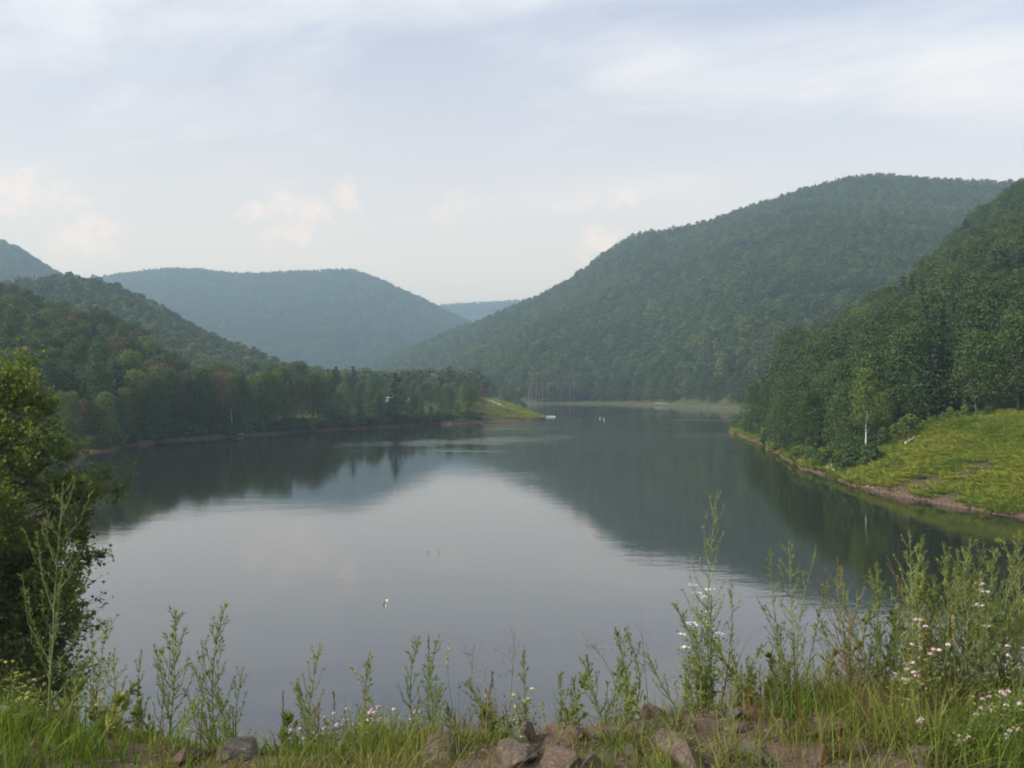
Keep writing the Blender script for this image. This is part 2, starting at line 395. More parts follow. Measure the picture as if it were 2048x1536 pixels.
# second wooded hill behind it
bp = [(-500, 620, 780), (-200, 590, 770), (0, 560, 760), (60, 547, 755), (130, 541, 750), (180, 548, 745), (240, 566, 740), (330, 612, 720), (400, 650, 700), (460, 675, 680),
      (520, 695, 665), (580, 718, 650), (640, 742, 640), (700, 768, 630), (760, 785, 630)]
rg3 = ridge(bp, 15)
base = [P(p, 470, 5.0) for p, _, _ in bp]
back = [(x, y + 250, z - 40) for x, y, z in rg3]
loft('hillB', 'hill', [base, rg3, back], 80, 40, M['floor'], 8.0, 0.012, 3)

# far hill at the left edge
cp = [(-900, 430, 1750), (-500, 425, 1750), (-200, 430, 1750), (0, 477, 1750), (60, 509, 1750), (110, 540, 1750), (180, 578, 1750), (280, 630, 1750), (400, 700, 1750)]
rg3 = ridge(cp, 11); base = [P(p, 1050, 4) for p, _, _ in cp]; back = [(x, y + 500, z - 120) for x, y, z in rg3]
loft('hillC', 'hill', [base, rg3, back], 60, 40, M['floor'], 10.0, 0.006, 4)

# blue hill closing the valley
dp = [(-50, 600, 2600), (100, 572, 2600), (210, 548, 2600), (300, 537, 2600), (370, 533, 2600), (430, 537, 2600), (480, 541, 2600), (560, 539, 2600), (640, 536, 2600), (700, 534, 2600),
      (755, 551, 2580), (800, 572, 2560), (850, 596, 2540), (900, 622, 2520), (940, 643, 2500), (1000, 672, 2480), (1100, 720, 2450)]
rg3 = ridge(dp, 10); base = [P(p, 1700, 4) for p, _, _ in dp]; back = [(x, y + 700, z - 150) for x, y, z in rg3]
loft('hillD', 'hill', [base, rg3, back], 100, 50, M['floor'], 10.0, 0.004, 5)

# farthest hill in the notch
ep = [(650, 660, 3600), (780, 622, 3600), (880, 608, 3600), (960, 602, 3600), (1060, 597, 3600), (1150, 590, 3600), (1300, 600, 3600)]
rg3 = ridge(ep, 10); base = [P(p, 2900, 4) for p, _, _ in ep]; back = [(x, y + 700, z - 150) for x, y, z in rg3]
loft('hillE', 'hill', [base, rg3, back], 40, 30, M['floor'], 10.0, 0.004, 6)

# big mountain across the lake
mp = [(600, 790, 1750, 1600), (660, 768, 1700, 1450), (720, 741, 1650, 1300), (800, 708, 1600, 1100), (900, 662, 1550, 900), (1000, 620, 1500, 760), (1060, 597, 1480, 690), (1130, 565, 1450, 702), (1210, 515, 1420, 700), (1280, 475, 1400, 670),
      (1340, 458, 1390, 632), (1400, 440, 1380, 590), (1500, 405, 1370, 535), (1600, 378, 1360, 520), (1700, 358, 1350, 510), (1780, 353, 1350, 505), (1900, 358, 1350, 500), (2030, 360, 1350, 495), (2300, 372, 1350, 490), (2600, 400, 1350, 490)]
s0 = [P(a, d, -0.8) for a, _, _, d in mp]
s1 = [P(a, d + 6, .9) for a, _, _, d in mp]
s2 = [P(a, d + 17, 1.7) for a, _, _, d in mp]
s4 = ridge([(a, y, D) for a, y, D, _ in mp], 10)
s3 = []
for (a, y, D, d), (x4, y4, z4) in zip(mp, s4):
    Dm = d + 40 + (D - d - 40) * 0.5
    s3.append(P(a, Dm, 4.5 + (z4 - 4.5) * 0.53))
s5 = [(x * 1.25, y + 500, z - 60) for x, y, z in s4]
loft('mount', 'mountain', [s0, s1, s2, s3, s4, s5], 160, 100, M['farshore'], 26.0, 0.006, 7)

# right bank: bare shoreline, grass slope, wooded hillside
ra = [(150, 480), (95, 360), (66, 305), (61, 272), (57, 231), (51, 191), (48, 168), (47.5, 155), (46.8, 131), (48.9, 119), (53, 104), (60, 94), (75, 86), (110, 78)]
rb_ = [(165, 480, 5), (108, 358, 5), (80, 305, 4), (73, 272, 3.5), (67, 233, 3), (61, 196, 3.2), (58, 178, 3.6), (60, 168, 4.6), (66, 163, 7), (72, 160, 9.2), (85, 152, 10.2), (110, 140, 10.6), (145, 125, 10.8), (200, 110, 11)]
rc = [(190, 480, 12), (130, 372, 9), (100, 335, 9), (88, 330, 13), (113, 370, 22), (142, 410, 33), (174, 450, 48), (218, 500, 74), (262, 540, 100), (285, 560, 113), (350, 600, 150), (450, 620, 175), (600, 600, 195), (800, 500, 205)]
q0 = [(x, y, -0.6) for x, y in ra]
def toward(A, B, d, z):   # a point d metres from A towards B
    v = np.array([B[0] - A[0], B[1] - A[1]], float); L = np.linalg.norm(v); v /= L
    return (A[0] + v[0] * d, A[1] + v[1] * d, z)
q1 = [toward(a, b_, 1.7, 0.7) for a, b_ in zip(ra, rb_)]
q2 = [tuple(0.55 * np.array(a) + 0.45 * np.array(b_) + np.array([0, 0, .25])) for a, b_ in zip(q1, rb_)]
q4 = [tuple(0.5 * np.array(b_) + 0.5 * np.array(c_) - np.array([0, 0, 2.0])) for b_, c_ in zip(rb_, rc)]
q6 = [(x + 120, y + 90, z - 10) for x, y, z in rc]
loft('right', 'shore_land', [q0, q1, q2, rb_], 260, 44, M['meadow'], 1.1, 0.12, 8, wob=1.1, wsc=.28)
loft('rwood', 'hill', [[(x, y, z - .15) for x, y, z in rb_], q4, rc, q6], 90, 60, M['floor'], 5.0, 0.02, 9)

# grassy point with the boat ramp
gp = [880, 930, 960, 1000, 1040, 1068, 1090]
gn = [345, 352, 361, 370, 378, 386, 402]
g0 = [P(p, d, -.4) for p, d in zip(gp, gn)]
g1 = [P(p, d + 4, z) for p, d, z in zip(gp, gn, [1.2, 1.1, 1, .9, .9, .8, .6])]
g2 = [P(p, d, z) for p, d, z in zip(gp, [392, 394, 398, 404, 408, 410, 412], [6.4, 6.2, 5.6, 4.4, 2.7, 1.5, .8])]
g3 = [P(p, d, z) for p, d, z in zip(gp, [470, 480, 490, 500, 490, 462, 428], [7.4, 7.5, 7.2, 5.6, 2.6, .8, -.1])]
g4 = [P(p, d, z) for p, d, z in zip(gp, [660, 660, 665, 665, 600, 500, 440], [6.5, 6.5, 6, 3, -.6, -.8, -.8])]
loft('point', 'meadow', [g0, g1, g2, g3, g4], 90, 50, M['meadow'], 0.5, 0.08, 10, wob=1.5, wsc=.12)

# left abutment bank beside the camera's dam
b0 = [(-13, 32, -.6), (-19, 39, -.6), (-24, 50, -.6), (-30, 66, -.6), (-45, 100, -.6), (-67, 155, -.6), (-86, 206, -.6)]
b1 = [(-16, 30, .8), (-21.5, 37, .8), (-26.5, 48, .8), (-32, 65, .8), (-46.6, 99, .8), (-68.6, 154, .8), (-87.6, 205, .8)]
b2 = [(-22, 24, 5), (-28, 30, 5), (-34, 41, 4.5), (-42, 60, 4), (-58, 93, 4), (-82, 146, 4), (-102, 198, 4)]
b3 = [(-22, 8, 12), (-45, 10, 12.5), (-65, 25, 13), (-80, 45, 14), (-100, 80, 15), (-130, 130, 16), (-160, 190, 16)]
b4 = [(-60, -60, 13), (-120, -50, 16), (-180, 0, 20), (-200, 40, 24), (-230, 80, 28), (-270, 130, 30), (-320, 190, 32)]
loft('lbank', 'shore_land', [b0, b1, b2, b3, b4], 120, 50, M['floor'], 1.2, 0.15, 11, wob=1.0, wsc=.3)

# the embankment the camera stands on
def crest(x): return np.interp(x, [-8, -2.4, -1.0, 0.0, 1.0, 2.0, 8], [4.9, 4.75, 4.42, 4.6, 5.05, 5.4, 5.7])
def ground_z(x, y):
    x = np.asarray(x, float); y = np.asarray(y, float)
    over = np.maximum(y - crest(x) + 0.1, 0)
    z = 12.4 - over * 0.5 - 0.10 * np.exp(-(over / .3)) * 0
    z = z + 0.10 * vnoise(x, y, 1.1, 21) * np.clip((8 - np.abs(x)) / 4, 0, 1)
    return z
xs = np.concatenate([np.linspace(-60, -8, 14)[:-1], np.linspace(-8, 8, 110), np.linspace(8, 120, 20)[1:]])
ys = np.concatenate([np.linspace(-40, 2, 12)[:-1], np.linspace(2, 8, 60), np.linspace(8, 42, 30)[1:]])
X, Y = np.meshgrid(xs, ys); Z = ground_z(X, Y)
nu, nv = len(xs) - 1, len(ys) - 1
ii = np.arange(nv)[:, None] * (nu + 1) + np.arange(nu)[None]
mb = MB(); mb.add(np.stack([X, Y, Z], -1).reshape(-1, 3), np.stack([ii, ii + 1, ii + nu + 2, ii + nu + 1], -1).reshape(-1, 4))
tag(obj('embankment', mb.mesh('embankment', M['soil'], True)), kind='structure')

# ================================================================= tree prototypes (height 1 m unit = real metres for H = 16)
def lobes_crown(mb, rg, H, zlo, rad, n_lobe, per, size, mat=0, shape=0.55, lob=(.16, .24)):
    cs = []
    for k in range(n_lobe):
        t_ = (k + rg.uniform(0, 1)) / n_lobe
        z = H * (zlo + (0.95 - zlo) * t_)
        env = rad * (math.sin(math.pi * min(1, max(0.0, 0.12 + 0.86 * t_)) ** shape) ** 0.7)
        a = k * 2.4 + rg.uniform(-.6, .6); r = env * rg.uniform(.45, .95) if t_ < .9 else env * .3
        cs.append((r * math.cos(a), r * math.sin(a), z, rg.uniform(*lob) * H * (1 - .35 * t_)))
    for (x, y, z, r) in cs:
        d = nrm(rg.normal(size=(per, 3)))
        d[:, 2] = np.where(d[:, 2] < -.35, -d[:, 2], d[:, 2])
        rr = r * rg.uniform(.55, 1.08, (per, 1)) * np.array([[1.05, 1.05, .8]])
        cen = np.array([[x, y, z]]) + d * rr
        leaf_quads(mb, cen, d + .75 * rg.normal(size=(per, 3)) + np.array([[0, 0, .35]]), size * rg.uniform(.6, 1.3, per), size * rg.uniform(.45, .9, per), rg, mat)
    return cs

def broad_trunk(rg, H, cs, r0=.22, zfrac=.8, lm=0):
    mb = MB()
    k = 7; zz = np.linspace(-.5, H * zfrac, k)
    off = np.cumsum(rg.normal(0, .12, (k, 2)), 0); off[0] = 0
    path = np.column_stack([off[:, 0], off[:, 1], zz])
    tube(mb, path, np.linspace(r0, .05, k), 6)
    for (x, y, z, r) in cs[::2]:
        zb = max(.12 * H, z - rg.uniform(1.5, 3.5)); i = np.interp(zb, zz, np.arange(k)); b0_ = np.array([np.interp(zb, zz, path[:, 0]), np.interp(zb, zz, path[:, 1]), zb])
        e = np.array([x, y, z]); mid = (b0_ + e) / 2 + np.array([0, 0, -.3])
        tube(mb, [b0_, mid, e], [r0 * .4, r0 * .25, .03], 4, lm)
    return mb

PROTO = {}
def reg(kind, trunk, crown, H): PROTO.setdefault(kind, []).append((trunk, crown, H))
for s_ in range(6):     # broad-leaved trees, 16 m
    rg = np.random.default_rng(100 + s_); mb = MB()
    cs = lobes_crown(mb, rg, 16, rg.uniform(.10, .2), rg.uniform(2.7, 3.8), 24, 230, .20)
    reg('broad', broad_trunk(rg, 16, cs).mesh('trunk', M['bark'], True), mb.mesh('crown', M['leaf']), 16)
for s_ in range(3):     # lighter green
    rg = np.random.default_rng(140 + s_); mb = MB()
    cs = lobes_crown(mb, rg, 16, rg.uniform(.15, .25), rg.uniform(2.5, 3.3), 22, 210, .20)
    reg('light', broad_trunk(rg, 16, cs).mesh('trunk', M['bark'], True), mb.mesh('crown', M['leaf_light']), 16)
for s_ in range(2):     # brownish sparse
    rg = np.random.default_rng(160 + s_); mb = MB()
    cs = lobes_crown(mb, rg, 16, .3, 2.3, 18, 140, .19)
    reg('brown', broad_trunk(rg, 16, cs).mesh('trunk', M['bark'], True), mb.mesh('crown', M['leaf_brown']), 16)
for s_ in range(2):     # birch / aspen, pale trunk and open crown
    rg = np.random.default_rng(170 + s_); mb = MB()
    cs = lobes_crown(mb, rg, 16, .40, 2.6, 20, 190, .19, lob=(.11, .17))
    reg('birch', broad_trunk(rg, 16, cs, .2, .6, 1).mesh('trunk', [M['bark_white'], M['bark']], True), mb.mesh('crown', M['leaf_light']), 16)
for s_ in range(4):     # conifers
    rg = np.random.default_rng(200 + s_); mb = MB(); tb = MB()
    H = 16; tube(tb, [(0, 0, -.5), (0, 0, H * .5), (0, 0, H * .98)], [.22, .14, .03], 6)
    nl = 15
    for k in range(nl):
        f = k / (nl - 1); z = H * (.10 + .87 * f); L = (1 - f) ** .75 * rg.uniform(2.7, 3.6) + .35
        nb = 7 if f < .7 else 5
        for j in range(nb):
            a = j * 2 * math.pi / nb + k * .7 + rg.uniform(-.35, .35); ll = L * rg.uniform(.65, 1.1)
            t_ = rg.uniform(0.08, 1, 15)
            dirv = np.array([math.cos(a), math.sin(a), 0]); side = np.array([-math.sin(a), math.cos(a), 0])
            cen = dirv * (t_ * ll)[:, None] + side * (rg.normal(0, .16, 15) * ll * .6)[:, None]
            cen[:, 2] += z + .10 * ll * np.sin(t_ * 3) - .14 * ll * t_ ** 2 + rg.normal(0, .12, 15)
            leaf_quads(mb, cen, np.array([[0, 0, 1.0]]) + .55 * rg.normal(size=(15, 3)) + .4 * dirv, .40 * rg.uniform(.6, 1.2, 15), .22 * rg.uniform(.6, 1.2, 15), rg)
            if k % 2 == 0: tube(tb, [(0, 0, z), tuple(dirv * ll * .8 + np.array([0, 0, z]))], [.05, .015], 3)
    reg('conifer', tb.mesh('trunk', M['bark'], True), mb.mesh('crown', M['needle']), 16)
for s_ in range(4):     # dead standing trees
    rg = np.random.default_rng(220 + s_); mb = MB(); tb = MB()
    H = 16; path = np.column_stack([np.cumsum(rg.normal(0, .1, 8)), np.cumsum(rg.normal(0, .1, 8)), np.linspace(-.5, H, 8)])
    tube(tb, path, np.linspace(.24, .05, 8), 6)
    for k in range(26):
        z = rg.uniform(.3, .97) * H; a = rg.uniform(0, 6.28); L = rg.uniform(.8, 2.4) * (1.15 - z / H)
        p0 = np.array([np.interp(z, path[:, 2], path[:, 0]), np.interp(z, path[:, 2], path[:, 1]), z]); e = p0 + np.array([math.cos(a) * L, math.sin(a) * L, L * rg.uniform(.3, 1.1)])
        tube(mb, [p0, (p0 + e) / 2 + [0, 0, -.08], e], [.07, .05, .02], 3)
        for q in range(5):
            f0 = p0 + (e - p0) * rg.uniform(.3, 1); e2 = f0 + rg.normal(0, .35, 3) + [0, 0, .35]
            tube(mb, [f0, e2], [.055, .03], 3)
    reg('dead', tb.mesh('trunk', M['bark_dead'], True), mb.mesh('twigs', [M['twig_dead']]), 16)
for s_ in range(4):     # shrubs, 3 m
    rg = np.random.default_rng(240 + s_); mb = MB(); tb = MB()
    for k in range(15):
        a = rg.uniform(0, 6.28); r = rg.uniform(0, 1.35); z = (rg.uniform(.05, .9) if k < 7 else rg.uniform(.9, 2.3)) * (1 - r * .3); d = nrm(rg.normal(size=(80, 3)))
        d[:, 2] = np.abs(d[:, 2]) * .9 - .1
        cen = np.array([[r * math.cos(a), r * math.sin(a), z]]) + d * rg.uniform(.4, .85)
        leaf_quads(mb, cen, d + .7 * rg.normal(size=(80, 3)), .16 * rg.uniform(.6, 1.3, 80), .12 * rg.uniform(.6, 1.2, 80), rg)
        tube(tb, [(r * .2 * math.cos(a), r * .2 * math.sin(a), -.2), (r * math.cos(a), r * math.sin(a), z)], [.05, .015], 3)
    reg('shrub', tb.mesh('stem', M['bark'], True), mb.mesh('foliage', M['leaf_light' if s_ == 3 else 'leaf']), 3)

# ---- joined prototypes for the distant woods (trunk + crown in one mesh, never linked to the scene)
def proto_collection(name, items):
    col_ = bpy.data.collections.new(name)
    for i, me in enumerate(items):
        o = bpy.data.objects.new('%s_%02d' % (name, i), me); col_.objects.link(o)
    return col_
def join_meshes(name, a, b_):
    bm = bmesh.new(); bm.from_mesh(a); na = len(bm.faces); bm.from_mesh(b_)
    bm.faces.ensure_lookup_table()
    for f in bm.faces[na:]: f.material_index = 1
    me = bpy.data.meshes.new(name); bm.to_mesh(me); bm.free()
    me.materials.append(a.materials[0]); me.materials.append(b_.materials[0]); return me
near_items = [join_meshes('wood_tree', *PROTO[k][i][:2]) for k, i in (('broad', 0), ('broad', 1), ('broad', 2), ('broad', 3), ('broad', 4), ('light', 0), ('light', 1), ('conifer', 0), ('conifer', 1), ('brown', 0))]
COL_NEAR = proto_collection('wood_tree', near_items)
far_items = []
for s_ in range(8):
    rg = np.random.default_rng(300 + s_); mb = MB()
    mat = ['leaf_far', 'leaf_far', 'leaf_far', 'leaf_far', 'leaf_far', 'leaf_light', 'needle', 'needle'][s_]
    if mat == 'needle':
        for k in range(9):
            f = k / 8; z = 16 * (.15 + .82 * f); L = (1 - f) * 2.9 + .3; n_ = 22
            a = rg.uniform(0, 6.28, n_); r = L * np.sqrt(rg.uniform(0, 1, n_)); cen = np.column_stack([r * np.cos(a), r * np.sin(a), z - .25 * r + rg.normal(0, .2, n_)])
            leaf_quads(mb, cen, np.column_stack([np.cos(a), np.sin(a), np.full(n_, 1.0)]) + .4 * rg.normal(size=(n_, 3)), .6, .42, rg)
    else:
        lobes_crown(mb, rg, 16, .2, rg.uniform(3.0, 4.2), 12, 34, .62, lob=(.18, .26))
    tube(mb, [(0, 0, -1), (0, 0, 9)], [.22, .1], 4, 1)
    far_items.append(mb.mesh('hill_tree', [M[mat], M['bark']]))
COL_FAR = proto_collection('hill_tree', far_items)
bush_items = [join_meshes('bush', *PROTO['shrub'][i][:2]) for i in range(4)]
COL_BUSH = proto_collection('bush', bush_items)

def scatter(name, pts, rotz, scl, pick, col_, label, cat, lean=None):
    """ONE object whose points carry instances (what nobody could count)"""
    me = bpy.data.meshes.new(name); n = len(pts)
    me.vertices.add(n); me.vertices.foreach_set('co', np.asarray(pts, np.float32).ravel())
    def attr(nm, typ, arr, key='value'):
        a = me.attributes.new(nm, typ, 'POINT'); a.data.foreach_set(key, np.asarray(arr).ravel())
    rot = np.zeros((n, 3), np.float32); rot[:, 2] = rotz
    if lean is not None: rot[:, :2] = lean
    scl = np.asarray(scl, np.float32)
    if scl.ndim == 1: scl = np.repeat(scl[:, None], 3, 1)
    attr('rot', 'FLOAT_VECTOR', rot, 'vector'); attr('scl', 'FLOAT_VECTOR', scl, 'vector'); attr('pick', 'INT', np.asarray(pick, np.int32))
    o = obj(name, me); tag(o, label, cat, kind='stuff')
    ng = bpy.data.node_groups.new(name, 'GeometryNodeTree')
    ng.interface.new_socket('Geometry', in_out='INPUT', socket_type='NodeSocketGeometry')
    ng.interface.new_socket('Geometry', in_out='OUTPUT', socket_type='NodeSocketGeometry')
    g = NT(ng)
    gi = g.node('NodeGroupInput'); go = g.node('NodeGroupOutput')
    ci = g.node('GeometryNodeCollectionInfo'); ci.inputs['Collection'].default_value = col_
    ci.inputs['Separate Children'].default_value = True; ci.inputs['Reset Children'].default_value = True
    def named(nm, typ):
        a = g.node('GeometryNodeInputNamedAttribute', data_type=typ); a.inputs['Name'].default_value = nm; return a.outputs['Attribute']
    ip = g.node('GeometryNodeInstanceOnPoints')
    g.l.new(gi.outputs[0], ip.inputs['Points']); g.l.new(ci.outputs[0], ip.inputs['Instance'])
    ip.inputs['Pick Instance'].default_value = True
    g.l.new(named('pick', 'INT'), ip.inputs['Instance Index'])
    er = g.node('FunctionNodeEulerToRotation'); g.l.new(named('rot', 'FLOAT_VECTOR'), er.inputs[0])
    g.l.new(er.outputs[0], ip.inputs['Rotation']); g.l.new(named('scl', 'FLOAT_VECTOR'), ip.inputs['Scale'])
    g.l.new(ip.outputs[0], go.inputs[0])
    md = o.modifiers.new('scatter', 'NODES'); md.node_group = ng
    return o

def sample(key, spacing, seed, v0=0.0, v1=1.0, pxlim=(-260, 2320)):
    """roughly even random points on a terrain sheet"""
    G = LOFT[key]; nv, nu = G.shape[0] - 1, G.shape[1] - 1
    rg = np.random.default_rng(seed)
    A = G[:-1, :-1]; B = G[:-1, 1:]; Cc = G[1:, 1:]; D = G[1:, :-1]
    area = 0.5 * np.linalg.norm(np.cross(Cc - A, D - B), axis=-1)
    vv = (np.arange(nv) + .5) / nv
    area = area * ((vv >= v0) & (vv <= v1))[:, None]
    N = int(area.sum() / spacing ** 2 * 2.6)
    idx = rg.choice(area.size, N, p=(area / area.sum()).ravel())
    i, j = np.divmod(idx, nu); a = rg.uniform(0, 1, (N, 1)); b_ = rg.uniform(0, 1, (N, 1))
    p = A[i, j] * (1 - a) * (1 - b_) + B[i, j] * a * (1 - b_) + Cc[i, j] * a * b_ + D[i, j] * (1 - a) * b_
    px = 1024 + F2 * p[:, 0] / np.maximum(p[:, 1], 1)
    p = p[(px > pxlim[0]) & (px < pxlim[1])]
    cell = np.floor(p[:, :2] / spacing).astype(int)
    _, u = np.unique(cell, axis=0, return_index=True)
    return p[np.sort(u)]

def topz(key):
    pass

# ---- woods on the hills
rg = np.random.default_rng(5)
def far_wood(name, key, spacing, seed, v0, v1, hs, label, fine=False):
    p = sample(key, spacing, seed, v0, v1); n = len(p)
    h_ = rg.uniform(hs[0], hs[1], n) / 16.0
    wv = spacing / 7.0 * rg.uniform(.8, 1.3, n)
    pk = rg.choice(8, n, p=[.16, .16, .16, .15, .14, .13, .05, .05])
    return scatter(name, p, rg.uniform(0, 6.28, n), np.column_stack([wv, wv, h_]), pk, COL_FAR, label, 'woodland')
far_wood('mountain_woodland', 'mount', 6.4, 11, .40, .90, (7.5, 13.5), 'green deciduous forest covering the big rounded mountain across the lake')
far_wood('hillside_woodland', 'hillB', 6.8, 12, .02, .72, (9, 15), 'wooded hillside behind the dark knoll above the left shore')
far_wood('hazy_woodland', 'hillC', 9.5, 13, .1, .7, (8, 12), 'bluish forest on the steep hill at the left edge')
far_wood('blue_woodland', 'hillD', 9.5, 14, .0, .66, (7, 11), 'pale blue-green forest on the broad hill closing the valley')
far_wood('valley_woodland', 'left', 13.0, 16, .82, 1.0, (12, 18), 'green woods on the flat valley floor behind the left shore')
far_wood('distant_woodland', 'hillE', 12.0, 15, .3, .66, (8, 12), 'palest blue forest on the farthest hill in the notch')

# ================================================================= individual trees
rt = random.Random(77)
WORDS = {'broad': 'green leafy', 'light': 'light green leafy', 'brown': 'brownish sparse', 'conifer': 'dark conifer', 'birch': 'pale-trunked', 'dead': 'bare dead', 'shrub': 'leafy'}
NAMES = {'broad': 'leafy_tree', 'light': 'leafy_tree', 'brown': 'leafy_tree', 'conifer': 'conifer_tree', 'birch': 'birch_tree', 'dead': 'dead_tree', 'shrub': 'shrub'}
TREES = []
def plant_tree(kind, x, y, z, H, label, group, wid=1.0, variant=None, sink=0.15):
    i = rt.randrange(len(PROTO[kind])) if variant is None else variant
    tr_, cr_, H0 = PROTO[kind][i]
    s_ = H / H0
    o = thing(NAMES[kind], label, 'shrub' if kind == 'shrub' else 'tree', (x, y, z - sink), (0, 0, rt.uniform(0, 6.28)), (s_ * wid, s_ * wid, s_), group)
    obj('stem' if kind == 'shrub' else 'trunk', tr_, o)
    c_ = obj({'shrub': 'foliage', 'dead': 'twigs'}.get(kind, 'crown'), cr_, o)
    if kind == 'dead': c_['kind'] = 'stuff'
    TREES.append(o); return o

def height_at(key, x, y):
    G = LOFT[key].reshape(-1, 3); d = (G[:, 0] - x) ** 2 + (G[:, 1] - y) ** 2
    k = np.argpartition(d, 4)[:4]; w_ = 1 / (d[k] + 1e-3)
    return float((G[k, 2] * w_).sum() / w_.sum())
def lshore(px): return float(np.interp(px, lp, lsh))

# ---- left shore: the row of trees along the water, counted from the left
row = []
px = 100.0
while px < 640:
    D = lshore(px) + rt.uniform(4, 10)
    kind = rt.choices(['broad', 'light', 'conifer', 'brown'], [.47, .33, .10, .10])[0]
    row.append((px, D, kind, rt.uniform(11.5, 16.5) if px > 240 else rt.uniform(9, 13)))
    px += rt.uniform(15, 25)
px = 646.0
while px < 950:
    D = lshore(px) + rt.uniform(4, 12)
    kind = rt.choices(['broad', 'light', 'conifer', 'brown'], [.62, .2, .14, .04])[0]
    row.append((px, D, kind, rt.uniform(6, 11.5) if px < 840 else rt.uniform(4.5, 7.5)))
    px += rt.uniform(13, 24)
special = [(760, 5, 'broad', 9.0, 'green leafy tree just left of the tall dark pine'), (812, 5, 'light', 9.0, 'light green tree just right of the tall dark pine'), (648, 8, 'broad', 11.0, 'green tree right of the brownish half-bare tall one'),
           (462, 0, 'birch', 15.5, 'tall birch with a white trunk leaning over the left shoreline'),
           (792, 0, 'conifer', 16.5, 'tall dark pine standing alone above the low trees of the left shore'),
           (636, 0, 'brown', 16.0, 'brownish half-bare tall tree midway along the left shore'),
           (706, 60, 'conifer', 15.0, 'tall pine behind the left shore, right one of two close together'),
           (672, 60, 'conifer', 14.5, 'tall pine behind the left shore, left one of two close together'),
           (965, 8, 'brown', 10.5, 'small reddish-brown tree at the left end of the grassy point'),
           (940, 14, 'broad', 8.5, 'dense green tree where the left shore woods end at the grassy point'),
           (898, 16, 'broad', 9.5, 'rounded green tree just left of the grassy point woods end')]
for (px, back, kind, H, lab) in special:
    D = lshore(min(px, 955)) + 6 + back; x = px2x(px, D)
    z = height_at('left' if px < 900 else 'point', x, D)
    plant_tree(kind, x, D, z, H, lab, 'trees along the left shore', 1.5 if kind == 'conifer' else 1.0, variant=0)
row = [r for r in row if abs(r[0] - 462) > 9 and abs(r[0] - 792) > 9 and abs(r[0] - 636) > 9]
row.sort()
for i, (px, D, kind, H) in enumerate(row):
    x = px2x(px, D); z = height_at('left', x, D)
    plant_tree(kind, x, D, z, H, '%s tree at the water, %s from the left along the left shore' % (WORDS[kind], ordinal(i)), 'trees along the left shore', rt.uniform(.8, 1.05))

# ---- woods of the left knoll and the flat behind it
p = sample('left', 6.6, 21, .30, .78)
px_ = 1024 + F2 * p[:, 0] / p[:, 1]
keep = []
for q, pp in zip(px_, p):
    d0 = np.interp(q, lp, lsh)
    if pp[1] < d0 + 11: continue
    if q > 470:                                    # the camp meadow stays half open
        if pp[1] < 415 and rt.random() < .86: continue
        if pp[1] > 640: continue
    elif pp[1] > 520: continue
    keep.append(pp)
p = np.array(keep)
HH = np.array([rt.uniform(11.5, 17) for _ in p]); px_ = 1024 + F2 * p[:, 0] / p[:, 1]
HH = HH * np.interp(px_, [620, 700, 780, 1000], [1, .8, .55, .5])
app = HH / p[:, 1] * ((px_ > 150) & (px_ < 600))
order = np.argsort(-app); N_IND = 62
ind, rest = order[:N_IND], order[N_IND:]
for i in ind:
    kind = rt.choices(['broad', 'light', 'conifer', 'brown'], [.66, .14, .15, .05])[0]
    plant_tree(kind, *p[i], HH[i], '%s tree in the wood behind the left shore, %s' % (WORDS[kind], 'near the water row' if p[i][1] < 262 else 'midway up the slope' if p[i][1] < 290 else 'higher up the slope'), 'trees of the wood behind the left shore', rt.uniform(.95, 1.2))
rg = np.random.default_rng(8)
hs = HH[rest] / 16; wd = hs * rg.uniform(1.0, 1.3, len(rest))
scatter('knoll_woodland', p[rest], rg.uniform(0, 6.28, len(rest)), np.column_stack([wd, wd, hs]), rg.choice(10, len(rest), p=[.15, .15, .14, .13, .13, .08, .06, .07, .06, .03]), COL_NEAR, 'dense dark green wood covering the knoll above the left shore', 'woodland')
# undergrowth hugging the left waterline
uu = []
for px in np.arange(40, 960, 2.6):
    for k in range(2):
        D = lshore(px) + rg.uniform(2.6, 9); x = px2x(px, D); uu.append((x, D, 0.3 + .16 * (D - lshore(px))))
uu = np.array(uu); n = len(uu); sc = rg.uniform(.45, 1.15, n)
scatter('undergrowth', uu, rg.uniform(0, 6.28, n), sc, rg.choice(4, n), COL_BUSH, 'low leafy undergrowth hugging the left waterline', 'undergrowth')

uu = []
for t_ in np.linspace(2.2, 6.0, 150):
    for k in range(2):
        f = rg.uniform(.25, 1.3); A = np.array([np.interp(t_, range(7), [q[k2] for q in b1]) for k2 in range(3)]); B = np.array([np.interp(t_, range(7), [q[k2] for q in b2]) for k2 in range(3)]); uu.append(A + (B - A) * f)
for k in range(170):
    t_ = rg.uniform(4.3, 6.0); f = rg.uniform(0.02, .8); A = np.array([np.interp(t_, range(7), [q[k2] for q in b1]) for k2 in range(3)]); B = np.array([np.interp(t_, range(7), [q[k2] for q in b2]) for k2 in range(3)]); uu.append(A + (B - A) * f)
uu = np.array(uu); n = len(uu)
scatter('bank_bushes', uu, rg.uniform(0, 6.28, n), rg.uniform(.5, 1.2, n), rg.choice(4, n), COL_BUSH, 'dark leafy bushes along the bank behind the leafy left tree', 'undergrowth')

